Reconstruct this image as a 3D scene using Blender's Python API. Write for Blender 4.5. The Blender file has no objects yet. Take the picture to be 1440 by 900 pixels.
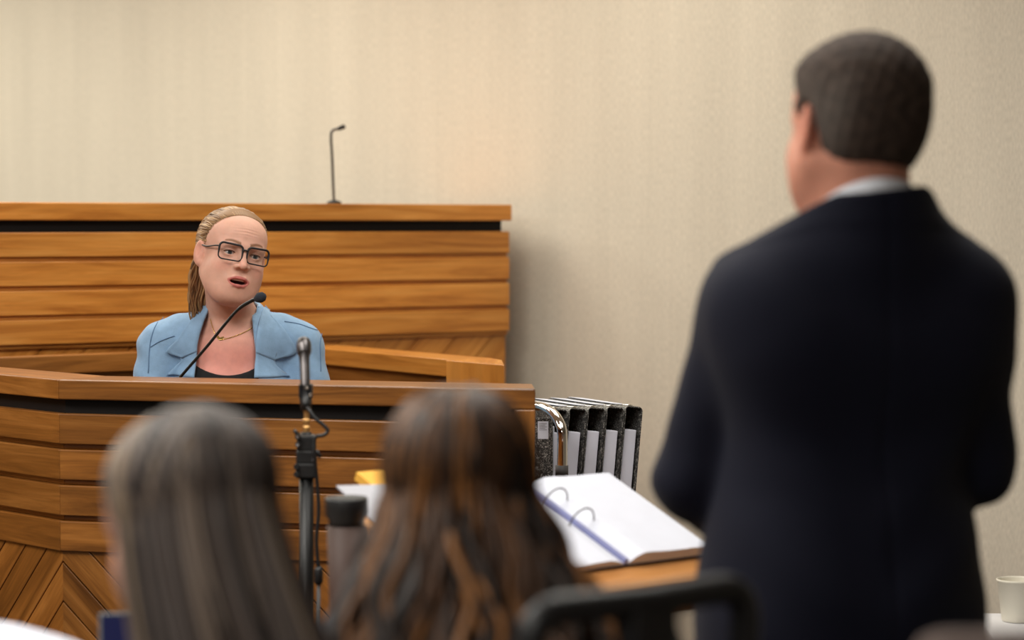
import bpy, math, random
import numpy as np
from mathutils import Vector, Matrix

random.seed(7)
rng = np.random.default_rng(11)
SC = bpy.context.scene
COL = SC.collection

# ------------------------------------------------------------------ camera, world, light, exposure
F = 3400.0                       # focal length in pixels of a 1440 px wide frame (85 mm)
CAMZ = 1.50
PITCH = math.atan(135.0 / F)
cd = bpy.data.cameras.new('camera'); cam = bpy.data.objects.new('camera', cd); COL.objects.link(cam)
cd.lens = 85.0; cd.sensor_width = 36.0; cd.clip_start = 0.05; cd.clip_end = 60
cam.location = (0, 0, CAMZ); cam.rotation_euler = (math.pi / 2 - PITCH, 0, 0)
cd.dof.use_dof = True; cd.dof.focus_distance = 5.6; cd.dof.aperture_fstop = 2.2
SC.camera = cam
SC.view_settings.view_transform = 'Standard'; SC.view_settings.look = 'None'
SC.view_settings.gamma = 1.0; SC.view_settings.exposure = 0.0
SC.view_settings.use_curve_mapping = False
SC.cycles.max_bounces = 6; SC.cycles.diffuse_bounces = 3; SC.cycles.glossy_bounces = 3
SC.cycles.transmission_bounces = 6; SC.cycles.transparent_max_bounces = 8
SC.cycles.caustics_reflective = False; SC.cycles.caustics_refractive = False
SC.cycles.sample_clamp_indirect = 4.0
SC.cycles.use_denoising = True
w = bpy.data.worlds.new('world'); SC.world = w; w.use_nodes = True
w.node_tree.nodes['Background'].inputs[0].default_value = (1.0, 0.93, 0.82, 1)
w.node_tree.nodes['Background'].inputs[1].default_value = 0.3

def area(name, loc, size, power, col, target=None, sy=None):
    l = bpy.data.lights.new(name, 'AREA'); o = bpy.data.objects.new(name, l); COL.objects.link(o)
    l.shape = 'RECTANGLE'; l.size = size; l.size_y = sy or size; l.energy = power; l.color = col
    o.location = loc
    if target is not None:
        o.rotation_euler = (Vector(target) - Vector(loc)).to_track_quat('-Z', 'Y').to_euler()
    return o
WARM = (1.0, 0.965, 0.84); NEUT = (1.0, 0.97, 0.90)
LIGHTS = [
    ('ceiling_panel', (-3.2, 8.4, 2.86), 1.2, 55, WARM),
    ('ceiling_panel', (-1.7, 7.2, 2.86), 1.2, 42, WARM),
    ('ceiling_panel', (-0.2, 6.3, 2.86), 1.2, 24, WARM),
    ('ceiling_panel', (-1.5, 3.5, 2.86), 1.2, 60, NEUT),
    ('ceiling_panel', (0.3, 4.2, 2.86), 1.2, 32, NEUT),
    ('ceiling_panel', (-3.6, 4.8, 2.86), 1.2, 54, NEUT),
    ('ceiling_panel', (-1.2, 0.8, 2.86), 1.2, 48, NEUT),
]
for n, l, s, p, c in LIGHTS: area(n, l, s, p, c)

def P(px, py, d):
    """point at depth Y=d that the photograph shows at pixel (px, py)"""
    x = (px - 720) / F; v = -(py - 450) / F
    dy = math.cos(PITCH) + v * math.sin(PITCH); dz = -math.sin(PITCH) + v * math.cos(PITCH)
    t = d / dy
    return Vector((x * t, d, CAMZ + dz * t))

# ------------------------------------------------------------------ materials
def new_mat(name):
    m = bpy.data.materials.new(name); m.use_nodes = True
    nt = m.node_tree; b = nt.nodes['Principled BSDF']
    return m, nt, b
def N(nt, t, **kw):
    n = nt.nodes.new(t)
    for k, v in kw.items(): setattr(n, k, v)
    return n
def srgb(r, g, b):
    f = lambda c: (c / 255 / 12.92) if c / 255 <= 0.04045 else ((c / 255 + 0.055) / 1.055) ** 2.4
    return (f(r), f(g), f(b), 1)
def plain(name, col, rough=0.5, metal=0.0, bump=0.0, bscale=200, vary=0.0, vscale=20, spec=None, sheen=0, coat=0):
    m, nt, b = new_mat(name)
    b.inputs['Base Color'].default_value = col; b.inputs['Roughness'].default_value = rough
    b.inputs['Metallic'].default_value = metal
    if spec is not None: b.inputs['Specular IOR Level'].default_value = spec
    if sheen: b.inputs['Sheen Weight'].default_value = sheen
    if coat: b.inputs['Coat Weight'].default_value = coat
    tc = N(nt, 'ShaderNodeTexCoord')
    if vary:
        no = N(nt, 'ShaderNodeTexNoise'); no.inputs['Scale'].default_value = vscale
        no.inputs['Detail'].default_value = 4
        nt.links.new(tc.outputs['Object'], no.inputs['Vector'])
        mx = N(nt, 'ShaderNodeMixRGB', blend_type='MULTIPLY'); mx.inputs[0].default_value = 1
        rp = N(nt, 'ShaderNodeMapRange'); rp.inputs[1].default_value = .3; rp.inputs[2].default_value = .7
        rp.inputs[3].default_value = 1 - vary; rp.inputs[4].default_value = 1 + vary * .4
        nt.links.new(no.outputs[0], rp.inputs[0]); mx.inputs[1].default_value = col
        nt.links.new(rp.outputs[0], mx.inputs[2]); nt.links.new(mx.outputs[0], b.inputs['Base Color'])
    if bump:
        n2 = N(nt, 'ShaderNodeTexNoise'); n2.inputs['Scale'].default_value = bscale; n2.inputs['Detail'].default_value = 3
        nt.links.new(tc.outputs['Object'], n2.inputs['Vector'])
        bp = N(nt, 'ShaderNodeBump'); bp.inputs['Strength'].default_value = bump; bp.inputs['Distance'].default_value = .002
        nt.links.new(n2.outputs[0], bp.inputs['Height']); nt.links.new(bp.outputs[0], b.inputs['Normal'])
    return m
def wood(name, dark, mid, light, rough=0.32):
    m, nt, b = new_mat(name)
    uv = N(nt, 'ShaderNodeUVMap')
    mp = N(nt, 'ShaderNodeMapping'); mp.inputs['Scale'].default_value = (1.3, 16, 1)
    nt.links.new(uv.outputs[0], mp.inputs[0])
    n1 = N(nt, 'ShaderNodeTexNoise'); n1.inputs['Scale'].default_value = 1.6; n1.inputs['Detail'].default_value = 6
    n1.inputs['Distortion'].default_value = .9; n1.inputs['Roughness'].default_value = .62
    nt.links.new(mp.outputs[0], n1.inputs['Vector'])
    mp2 = N(nt, 'ShaderNodeMapping'); mp2.inputs['Scale'].default_value = (6, 230, 1)
    nt.links.new(uv.outputs[0], mp2.inputs[0])
    n2 = N(nt, 'ShaderNodeTexNoise'); n2.inputs['Scale'].default_value = 1.0; n2.inputs['Detail'].default_value = 3
    nt.links.new(mp2.outputs[0], n2.inputs['Vector'])
    rp = N(nt, 'ShaderNodeValToRGB'); e = rp.color_ramp.elements
    e[0].position = .30; e[0].color = dark; e[1].position = .72; e[1].color = light
    k = e.new(.5); k.color = mid
    nt.links.new(n1.outputs[0], rp.inputs[0])
    mx = N(nt, 'ShaderNodeMixRGB', blend_type='MULTIPLY'); mx.inputs[0].default_value = 1
    mr = N(nt, 'ShaderNodeMapRange'); mr.inputs[1].default_value = .3; mr.inputs[2].default_value = .7
    mr.inputs[3].default_value = .86; mr.inputs[4].default_value = 1.08
    nt.links.new(n2.outputs[0], mr.inputs[0])
    # board-to-board tone
    n3 = N(nt, 'ShaderNodeTexNoise'); n3.inputs['Scale'].default_value = .9; n3.inputs['Detail'].default_value = 0
    nt.links.new(uv.outputs[0], n3.inputs['Vector'])
    mr3 = N(nt, 'ShaderNodeMapRange'); mr3.inputs[1].default_value = .35; mr3.inputs[2].default_value = .65
    mr3.inputs[3].default_value = .82; mr3.inputs[4].default_value = 1.12
    nt.links.new(n3.outputs[0], mr3.inputs[0])
    mu = N(nt, 'ShaderNodeMath', operation='MULTIPLY')
    nt.links.new(mr.outputs[0], mu.inputs[0]); nt.links.new(mr3.outputs[0], mu.inputs[1])
    nt.links.new(rp.outputs[0], mx.inputs[1]); nt.links.new(mu.outputs[0], mx.inputs[2])
    nt.links.new(mx.outputs[0], b.inputs['Base Color'])
    b.inputs['Roughness'].default_value = rough; b.inputs['Specular IOR Level'].default_value = .4
    bp = N(nt, 'ShaderNodeBump'); bp.inputs['Strength'].default_value = .08; bp.inputs['Distance'].default_value = .001
    nt.links.new(n2.outputs[0], bp.inputs['Height']); nt.links.new(bp.outputs[0], b.inputs['Normal'])
    return m
M = {}
M['wood'] = wood('varnished_timber', srgb(170, 102, 38), srgb(205, 134, 58), srgb(224, 156, 78))
M['wood_box'] = wood('varnished_timber_box', srgb(104, 62, 24), srgb(144, 90, 38), srgb(176, 116, 56))
M['beech'] = wood('pale_timber', srgb(160, 104, 52), srgb(182, 124, 68), srgb(198, 142, 86), .45)
M['black_strip'] = plain('black_laminate', srgb(22, 20, 20), .6, spec=.2)
M['black_plastic'] = plain('black_plastic', srgb(24, 24, 26), .45, bump=.1)
M['black_metal'] = plain('black_metal', srgb(14, 14, 15), .38, spec=.35)
M['gunmetal'] = plain('gunmetal', srgb(92, 88, 88), .3, metal=.9)
M['foam'] = plain('foam', srgb(34, 40, 50), .95, bump=.6, bscale=600)
M['chrome'] = plain('chrome', srgb(225, 222, 218), .08, metal=1)
M['brass'] = plain('brass', srgb(216, 170, 110), .45, metal=1)
M['gold'] = plain('gold', srgb(240, 205, 130), .2, metal=1)
M['paper'] = plain('paper', srgb(218, 221, 234), .85, vary=.03)
M['paper_grey'] = plain('paper_grey', srgb(226, 226, 240), .8)
M['paper_shade'] = plain('recycled_paper', srgb(184, 184, 192), .8)
M['yellow'] = plain('yellow_paper', srgb(238, 178, 70), .75)
M['plastic_white'] = plain('white_laminate', srgb(226, 226, 230), .4)
M['silver'] = plain('silver_casing', srgb(120, 126, 130), .45, metal=.3)
M['cup'] = plain('cup_card', srgb(226, 220, 204), .7)
M['rubber'] = plain('rubber', srgb(80, 78, 78), .7)
M['carpet'] = plain('carpet', srgb(84, 78, 76), .95, bump=.5, bscale=400, vary=.3, vscale=90)
M['ceiling'] = plain('ceiling_white', srgb(230, 226, 218), .9)
M['table'] = plain('grey_laminate', srgb(120, 108, 98), .5)
M['taupe'] = plain('taupe_fabric', srgb(112, 96, 90), .9, bump=.4, bscale=500, vary=.1)
M['mesh'] = plain('chair_mesh', srgb(96, 84, 80), .8)

def wallpaper():
    m, nt, b = new_mat('woven_wallpaper')
    tc = N(nt, 'ShaderNodeTexCoord')
    def nz(scale, sc, detail=4):
        mp = N(nt, 'ShaderNodeMapping'); mp.inputs['Scale'].default_value = sc
        nt.links.new(tc.outputs['Object'], mp.inputs[0])
        n = N(nt, 'ShaderNodeTexNoise'); n.inputs['Scale'].default_value = scale; n.inputs['Detail'].default_value = detail
        nt.links.new(mp.outputs[0], n.inputs['Vector']); return n
    a = nz(1, (60, 60, 2.2)); c = nz(1, (220, 220, 60)); d = nz(1, (7, 7, .6), 2)
    def mr(n, lo, hi):
        r = N(nt, 'ShaderNodeMapRange'); r.inputs[1].default_value = .3; r.inputs[2].default_value = .7
        r.inputs[3].default_value = lo; r.inputs[4].default_value = hi
        nt.links.new(n.outputs[0], r.inputs[0]); return r
    A = mr(a, .975, 1.02); Cc = mr(c, .88, 1.08); D = mr(d, .955, 1.035)
    m1 = N(nt, 'ShaderNodeMath', operation='MULTIPLY'); m2 = N(nt, 'ShaderNodeMath', operation='MULTIPLY')
    nt.links.new(A.outputs[0], m1.inputs[0]); nt.links.new(Cc.outputs[0], m1.inputs[1])
    nt.links.new(m1.outputs[0], m2.inputs[0]); nt.links.new(D.outputs[0], m2.inputs[1])
    mx = N(nt, 'ShaderNodeMixRGB', blend_type='MULTIPLY'); mx.inputs[0].default_value = 1
    mx.inputs[1].default_value = srgb(214, 204, 188)
    nt.links.new(m2.outputs[0], mx.inputs[2]); nt.links.new(mx.outputs[0], b.inputs['Base Color'])
    b.inputs['Roughness'].default_value = .75; b.inputs['Specular IOR Level'].default_value = .25
    bp = N(nt, 'ShaderNodeBump'); bp.inputs['Strength'].default_value = .35; bp.inputs['Distance'].default_value = .002
    nt.links.new(c.outputs[0], bp.inputs['Height']); nt.links.new(bp.outputs[0], b.inputs['Normal'])
    return m
M['wall'] = wallpaper()
def marble():
    m, nt, b = new_mat('marbled_board')
    tc = N(nt, 'ShaderNodeTexCoord')
    n = N(nt, 'ShaderNodeTexNoise'); n.inputs['Scale'].default_value = 220; n.inputs['Detail'].default_value = 5
    n.inputs['Distortion'].default_value = 1.5
    nt.links.new(tc.outputs['Object'], n.inputs['Vector'])
    rp = N(nt, 'ShaderNodeValToRGB'); e = rp.color_ramp.elements
    e[0].position = .5; e[0].color = srgb(36, 35, 35); e[1].position = .68; e[1].color = srgb(180, 176, 170)
    nt.links.new(n.outputs[0], rp.inputs[0]); nt.links.new(rp.outputs[0], b.inputs['Base Color'])
    b.inputs['Roughness'].default_value = .5
    return m
M['marble'] = marble()
def attr_mat(name, rough=.5, sss=0.0, spec=.5, bump=0, bscale=300, noise=0, nsc=(60, 60, 60)):
    m, nt, b = new_mat(name)
    a = N(nt, 'ShaderNodeAttribute'); a.attribute_name = 'Col'
    src = a.outputs['Color']; tc = N(nt, 'ShaderNodeTexCoord')
    if noise:
        mp = N(nt, 'ShaderNodeMapping'); mp.inputs['Scale'].default_value = nsc
        nt.links.new(tc.outputs['Object'], mp.inputs[0])
        n = N(nt, 'ShaderNodeTexNoise'); n.inputs['Scale'].default_value = 1; n.inputs['Detail'].default_value = 4
        nt.links.new(mp.outputs[0], n.inputs['Vector'])
        r = N(nt, 'ShaderNodeMapRange'); r.inputs[1].default_value = .3; r.inputs[2].default_value = .7
        r.inputs[3].default_value = 1 - noise; r.inputs[4].default_value = 1 + noise
        nt.links.new(n.outputs[0], r.inputs[0])
        mx = N(nt, 'ShaderNodeMixRGB', blend_type='MULTIPLY'); mx.inputs[0].default_value = 1
        nt.links.new(src, mx.inputs[1]); nt.links.new(r.outputs[0], mx.inputs[2]); src = mx.outputs[0]
    nt.links.new(src, b.inputs['Base Color'])
    b.inputs['Roughness'].default_value = rough; b.inputs['Specular IOR Level'].default_value = spec
    if sss:
        b.inputs['Subsurface Weight'].default_value = sss
        b.inputs['Subsurface Radius'].default_value = (1, .35, .2); b.inputs['Subsurface Scale'].default_value = .006
    if bump:
        n2 = N(nt, 'ShaderNodeTexNoise'); n2.inputs['Scale'].default_value = bscale; n2.inputs['Detail'].default_value = 2
        nt.links.new(tc.outputs['Object'], n2.inputs['Vector'])
        bp = N(nt, 'ShaderNodeBump'); bp.inputs['Strength'].default_value = bump; bp.inputs['Distance'].default_value = .001
        nt.links.new(n2.outputs[0], bp.inputs['Height']); nt.links.new(bp.outputs[0], b.inputs['Normal'])
    return m
M['skin'] = attr_mat('skin', .58, sss=.15, spec=.3, bump=.12, bscale=500, noise=.05)
M['hair'] = attr_mat('hair', .5, spec=.35)
M['hair_short'] = attr_mat('short_hair', .8, spec=.2, bump=.8, bscale=350, noise=.18, nsc=(120, 120, 120))
M['eye'] = attr_mat('eye', .1, spec=.6)
M['denim'] = plain('blue_suede_cloth', srgb(134, 168, 202), .85, bump=.3, bscale=420, vary=.10, vscale=60, sheen=.2)
M['denim_seam'] = plain('blue_seam', srgb(92, 122, 156), .85)
M['black_cloth'] = plain('black_cloth', srgb(18, 17, 20), .9)
M['navy'] = plain('navy_suit_wool', srgb(20, 22, 38), .85, bump=.2, bscale=500, sheen=.05, spec=.2)
M['white_cloth'] = plain('white_shirt_cotton', srgb(226, 228, 236), .8)
M['charcoal'] = plain('charcoal_knit', srgb(48, 48, 56), .9, bump=.4, bscale=300)
M['slate'] = plain('dark_blue_grey_knit', srgb(44, 50, 62), .9, bump=.4, bscale=300)
M['frames'] = plain('spectacle_frame', srgb(24, 19, 22), .5)
mg, ntg, bg = new_mat('spectacle_lens')          # thin clear glass: see-through with a faint sheen
tr_n = N(ntg, 'ShaderNodeBsdfTransparent'); gl_n = N(ntg, 'ShaderNodeBsdfGlossy'); gl_n.inputs['Roughness'].default_value = .03
mix_n = N(ntg, 'ShaderNodeMixShader'); mix_n.inputs[0].default_value = .05
ntg.links.new(tr_n.outputs[0], mix_n.inputs[1]); ntg.links.new(gl_n.outputs[0], mix_n.inputs[2])
ntg.links.new(mix_n.outputs[0], ntg.nodes['Material Output'].inputs['Surface']); M['lens'] = mg
ms, nts, bs = new_mat('laptop_display')
bs.inputs['Base Color'].default_value = srgb(8, 10, 24); bs.inputs['Roughness'].default_value = .3
bs.inputs['Emission Color'].default_value = srgb(20, 50, 150); bs.inputs['Emission Strength'].default_value = .12
M['screen'] = ms
mt, ntt, bt = new_mat('tinted_plastic')
bt.inputs['Base Color'].default_value = srgb(66, 42, 32); bt.inputs['Transmission Weight'].default_value = .05
bt.inputs['Roughness'].default_value = .6; M['tinted'] = mt

# ------------------------------------------------------------------ mesh helpers
class MB:
    def __init__(s): s.v = []; s.f = []; s.uv = []; s.c = []; s.usecol = False
    def add(s, vs, fs, uvs=None, col=None):
        b = len(s.v); s.v.extend([tuple(map(float, q)) for q in vs])
        for i, f in enumerate(fs):
            s.f.append([b + k for k in f]); s.uv.append(uvs[i] if uvs else [(0, 0)] * len(f))
        s.c.extend([col or (1, 1, 1, 1)] * len(vs))
        if col: s.usecol = True
    def box(s, o, ex, ey, ez, x0, x1, y0, y1, z0, z1, grain=0, top=None):
        o = Vector(o); ex, ey, ez = Vector(ex), Vector(ey), Vector(ez)
        L = [(x, y, z) for z in (z0, z1) for y in (y0, y1) for x in (x0, x1)]
        vs = [o + ex * a + ey * b + ez * c for a, b, c in L]
        fs = [(0, 2, 3, 1), (4, 5, 7, 6), (0, 1, 5, 4), (2, 6, 7, 3), (0, 4, 6, 2), (1, 3, 7, 5)]
        s.add(vs, fs, s._uv(L, fs, grain))
    def _uv(s, L, fs, grain):
        ru, rv = random.uniform(0, 50), random.uniform(0, 50); out = []
        oth = [k for k in range(3) if k != grain]
        for f in fs:
            out.append([(L[k][grain] + ru, L[k][oth[0]] + L[k][oth[1]] + rv) for k in f])
        return out
    def prism(s, poly, z0, z1, gdir=(1, 0)):
        """plan polygon (CCW from above) extruded upward"""
        n = len(poly); g = Vector(gdir).normalized(); h = Vector((-g.y, g.x))
        vs = [(p[0], p[1], z0) for p in poly] + [(p[0], p[1], z1) for p in poly]
        fs = [list(range(n - 1, -1, -1)), list(range(n, 2 * n))] + [(i, (i + 1) % n, n + (i + 1) % n, n + i) for i in range(n)]
        L = [(q[0] * g.x + q[1] * g.y, q[0] * h.x + q[1] * h.y, q[2]) for q in vs]
        s.add(vs, fs, s._uv(L, fs, 0))
    def tube(s, pts, r, sides=10, caps=True, col=None, flat=1.0):
        pts = [Vector(p) for p in pts]; n = len(pts)
        rr = r if isinstance(r, (list, tuple, np.ndarray)) else [r] * n
        up = None; vs = []
        for i in range(n):
            t = (pts[min(i + 1, n - 1)] - pts[max(i - 1, 0)]).normalized()
            if up is None:
                up = t.orthogonal().normalized()
            else:
                up = (up - t * up.dot(t))
                up = up.normalized() if up.length > 1e-6 else t.orthogonal().normalized()
            bi = t.cross(up)
            for k in range(sides):
                a = 2 * math.pi * k / sides
                vs.append(pts[i] + (up * math.cos(a) + bi * math.sin(a) * flat) * rr[i])
        fs = []
        for i in range(n - 1):
            for k in range(sides):
                a = i * sides + k; b = i * sides + (k + 1) % sides
                fs.append((a, b, b + sides, a + sides))
        if caps:
            fs.append(tuple(range(sides - 1, -1, -1))); fs.append(tuple((n - 1) * sides + k for k in range(sides)))
        s.add(vs, fs, None, col)
    def lathe(s, prof, o, ax=(0, 0, 1), sides=28):
        o = Vector(o); ax = Vector(ax).normalized(); u = ax.orthogonal().normalized(); w_ = ax.cross(u)
        vs = []
        for r, z in prof:
            for k in range(sides):
                a = 2 * math.pi * k / sides
                vs.append(o + ax * z + (u * math.cos(a) + w_ * math.sin(a)) * max(r, 1e-5))
        fs = [(i * sides + k, i * sides + (k + 1) % sides, (i + 1) * sides + (k + 1) % sides, (i + 1) * sides + k)
              for i in range(len(prof) - 1) for k in range(sides)]
        s.add(vs, fs)
    def grid(s, A, uvs=None):
        m, n = len(A), len(A[0]); vs = [A[i][j] for i in range(m) for j in range(n)]
        fs = [(i * n + j, i * n + j + 1, (i + 1) * n + j + 1, (i + 1) * n + j) for i in range(m - 1) for j in range(n - 1)]
        s.add(vs, fs)
    def build(s, name, mat, parent=None, bevel=0, smooth=False, solid=0, subd=0, local=False, sangle=None):
        me = bpy.data.meshes.new(name)
        off = Vector((0, 0, 0)) if (parent is None or local) else world_of(parent)
        me.from_pydata([(q[0] - off.x, q[1] - off.y, q[2] - off.z) for q in s.v], [], s.f)
        uvl = me.uv_layers.new(name='UVMap')
        flat = [c for f in s.uv for p in f for c in p]
        uvl.data.foreach_set('uv', flat)
        if s.usecol:
            ca = me.color_attributes.new('Col', 'FLOAT_COLOR', 'POINT')
            ca.data.foreach_set('color', [c for q in s.c for c in q])
        me.materials.append(mat if not isinstance(mat, str) else M[mat])
        o = bpy.data.objects.new(name, me); COL.objects.link(o)
        if parent is not None: o.parent = parent
        if smooth:
            me.polygons.foreach_set('use_smooth', [True] * len(me.polygons))
        if solid:
            k = o.modifiers.new('s', 'SOLIDIFY'); k.thickness = solid; k.offset = 0
        if bevel:
            k = o.modifiers.new('b', 'BEVEL'); k.width = bevel; k.segments = 2; k.limit_method = 'ANGLE'; k.angle_limit = .6
        if subd:
            k = o.modifiers.new('d', 'SUBSURF'); k.levels = subd; k.render_levels = subd
        return o
def world_of(o):
    v = Vector(o.location)
    while o.parent is not None:
        o = o.parent; v = v + Vector(o.location)
    return v
def thing(name, loc, label, cat, group=None):
    o = bpy.data.objects.new(name, None); COL.objects.link(o); o.location = loc; o.empty_display_size = .1
    o['label'] = label; o['category'] = cat
    if group: o['group'] = group
    return o
def tag(o, label, cat, group=None):
    o['label'] = label; o['category'] = cat
    if group: o['group'] = group
    return o
def structure(o): o['kind'] = 'structure'; return o
X, Y, Z = Vector((1, 0, 0)), Vector((0, 1, 0)), Vector((0, 0, 1))
def catmull(pts, n=8):
    p = [Vector(q) for q in pts]; p = [p[0] * 2 - p[1]] + p + [p[-1] * 2 - p[-2]]; out = []
    for i in range(1, len(p) - 2):
        for k in range(n):
            t = k / n; a, b, c, d = p[i - 1], p[i], p[i + 1], p[i + 2]
            out.append(.5 * ((2 * b) + (c - a) * t + (2 * a - 5 * b + 4 * c - d) * t * t + (3 * b - a - 3 * c + d) * t ** 3))
    out.append(p[-2]); return out

# ------------------------------------------------------------------ room shell
WU = Vector((1, -.9, 0)).normalized(); WN = Vector((-.9, -1, 0)).normalized(); W0 = Vector((0, 7.65, 0))
S0, S1, T1, H = -5.0, 8.0, 9.0, 2.9
def shell(name, o, ex, a0, a1, y0, y1, b0, b1, mat):
    mb = MB(); mb.box((0, 0, 0), X, Y, Z, a0, a1, y0, y1, b0, b1)
    ob = mb.build(name, mat); ob.location = o
    ob.rotation_euler = (0, 0, math.atan2(ex.y, ex.x))
    return structure(ob)
shell('wall_back', W0, WU, S0, S1, 0, .1, 0, H, 'wall')
shell('wall_left', W0 + WU * S0, WN, 0, T1, -.1, 0, 0, H, 'wall')
shell('wall_right', W0 + WU * S1, WN, 0, T1, 0, .1, 0, H, 'wall')
shell('wall_front', W0 + WN * T1, WU, S0, S1, -.1, 0, 0, H, 'wall')
shell('floor', W0, WU, S0, S1, -T1, 0, -.1, 0, 'carpet')
shell('ceiling', W0, WU, S0, S1, -T1, 0, H, H + .1, 'ceiling')
shell('baseboard_back', W0 + WN * .012, WU, S0, S1, -.012, .012, 0, .1, 'wood')
# ------------------------------------------------------------------ timber joinery
def off_poly(pts, dist):
    """mitred offset of an open plan polyline; positive = to the left of the direction of travel"""
    pts = [Vector((p[0], p[1])) for p in pts]; n = len(pts); out = []
    nr = []
    for i in range(n - 1):
        d = (pts[i + 1] - pts[i]).normalized(); nr.append(Vector((-d.y, d.x)))
    for i in range(n):
        if i == 0: m = nr[0] * dist
        elif i == n - 1: m = nr[-1] * dist
        else:
            b = (nr[i - 1] + nr[i]).normalized(); m = b * (dist / max(.2, b.dot(nr[i])))
        out.append(pts[i] + m)
    return out
def course(mb, pts, d0, d1, z0, z1, seg=None, endcut=None):
    a = off_poly(pts, d0); b = off_poly(pts, d1)
    if endcut is not None:                       # square the last end to this direction instead of to the board
        e = Vector(endcut).normalized(); dd = (Vector(pts[-1][:2]) - Vector(pts[-2][:2])).normalized(); nn_ = Vector((-dd.y, dd.x))
        for arr, dist in ((a, d0), (b, d1)): arr[-1] = Vector(pts[-1][:2]) + e * (dist / e.dot(nn_))
    for i in (range(len(pts) - 1) if seg is None else [seg]):
        g = Vector(pts[i + 1]) - Vector(pts[i])
        q = [a[i], a[i + 1], b[i + 1], b[i]] if d1 > d0 else [b[i], b[i + 1], a[i + 1], a[i]]
        mb.prism(q, z0, z1, (g[0], g[1]))
def diagonal(mb, p0, p1, z0, z1, n2, th, slope, wdt=.095, gap=.002, phase=0):
    """planks laid at 45 degrees, clipped to the panel p0-p1 x z0-z1"""
    p0, p1 = Vector((p0[0], p0[1], 0)), Vector((p1[0], p1[1], 0)); L = (p1 - p0).length
    ex = (p1 - p0).normalized(); nn = Vector((n2[0], n2[1], 0)).normalized()
    Hh = z1 - z0; step = wdt * math.sqrt(2)
    def clip(poly, f):
        out = []
        for i in range(len(poly)):
            a, b = poly[i], poly[(i + 1) % len(poly)]; fa, fb = f(a), f(b)
            if fa >= 0: out.append(a)
            if (fa >= 0) != (fb >= 0):
                t = fa / (fa - fb); out.append((a[0] + (b[0] - a[0]) * t, a[1] + (b[1] - a[1]) * t))
        return out
    k = -int((L + Hh) / step) - 3
    while k * step < L + Hh + step:
        c0 = k * step + phase + gap; c1 = (k + 1) * step + phase - gap; k += 1
        s = slope
        g = lambda q: q[1] + s * q[0]            # constant along a plank
        poly = [(0, 0), (L, 0), (L, Hh), (0, Hh)]
        poly = clip(poly, lambda q: g(q) - c0)
        if poly: poly = clip(poly, lambda q: c1 - g(q))
        if len(poly) < 3: continue
        n = len(poly); vs = []
        for lvl in (0, th):
            for u, v in poly: vs.append(p0 + ex * u + Z * (z0 + v) + nn * lvl)
        fs = [list(range(n - 1, -1, -1)), list(range(n, 2 * n))] + [(i, (i + 1) % n, n + (i + 1) % n, n + i) for i in range(n)]
        ru, rv = random.uniform(0, 50), random.uniform(0, 50)
        uvp = [((u - s * v) * .707 + ru, (v + s * u) * .707 + rv) for u, v in poly] * 2
        mb.add(vs, fs, [[uvp[i] for i in f] for f in fs])

PB = .0797   # board pitch
# --- judge's bench behind
bA = Vector((-2.9, 7.45 - .657 * 2.9)); bB = Vector((0.0, 7.45))
bz = 1.5595
bench = thing('judge_bench', (-1.4, 6.9, 0), 'long raised timber bench with slatted front and black strip against the pale wall', 'bench')
pl = [bA, bB]
mb = MB(); course(mb, pl, 0, .42, bz - .0495, bz); mb.build('top_rail', 'wood', bench, bevel=.003)
pl2 = [bA, bB - (bB - bA).normalized() * .02]
mb = MB(); course(mb, pl2, .03, .40, bz - .0835, bz - .0495); mb.build('recess_strip', 'black_strip', bench)
mb = MB()
pl3 = [bA, bB - (bB - bA).normalized() * .006]
for k in range(5 - 1):
    z1 = bz - .0825 - k * PB; course(mb, pl3, .004, .03, z1 - PB + .0125, z1)
    course(mb, pl3, .016, .03, z1 - PB, z1 - PB + .0125)
mb.build('slatted_panel', 'wood', bench, bevel=.0025)
zb = bz - .0825 - 4 * PB
mb = MB(); q = off_poly(pl3, .03); diagonal(mb, q[0], q[1], .02, zb, (-.55, .83), .012, -1); mb.build('diagonal_panel', 'wood', bench)
mb = MB(); course(mb, pl3, .042, .40, .0, bz - .0835); mb.build('carcass', 'wood_box', bench)

# --- witness box
A_, B_, C_ = Vector((-1.006, 5.35)), Vector((.049, 5.05)), Vector((-1.6, 6.0))
F_, G_, H_ = Vector((-.619, 6.82)), Vector((-.168, 6.14)), Vector((-.019, 5.93))
bt_z = 1.155
box = thing('witness_box', (-.8, 5.8, 0), 'angular timber witness box with slatted front, black strip and herringbone base', 'witness box')
fr = [C_, A_, B_]
mb = MB(); course(mb, fr, 0, .155, bt_z - .0435, bt_z, endcut=(-.03, 1)); mb.build('top_rail', 'wood_box', box, bevel=.003)
nB = (B_ - A_).normalized()
frs = [C_, A_, B_ - nB * .045]
mb = MB(); course(mb, frs, .022, .12, bt_z - .0765, bt_z - .0435); mb.build('recess_strip', 'black_strip', box)
mb = MB()
for k in range(4):
    z1 = bt_z - .0755 - k * PB; course(mb, frs, .002, .04, z1 - PB + .0125, z1)
    course(mb, frs, .016, .04, z1 - PB, z1 - PB + .0125)
mb.build('slatted_panel', 'wood_box', box, bevel=.0025)
zd = bt_z - .0755 - 4 * PB + .0125
WD = .0628
nL = Vector((-(B_ - A_).y, (B_ - A_).x)).normalized()
q = off_poly(frs, .010)
mb = MB(); diagonal(mb, q[1], q[2], .02, zd, nL, .012, 1, wdt=WD, phase=(zd - .044) % (WD * math.sqrt(2)))
mb.build('diagonal_panel', 'wood_box', box, bevel=.0015)
nW = Vector((-(A_ - C_).y, (A_ - C_).x)).normalized()
Lw = (q[1] - q[0]).length
mb = MB(); diagonal(mb, q[0], q[1], .02, zd, nW, .012, -1, wdt=WD, phase=(zd - .044 - Lw) % (WD * math.sqrt(2)))
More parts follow.
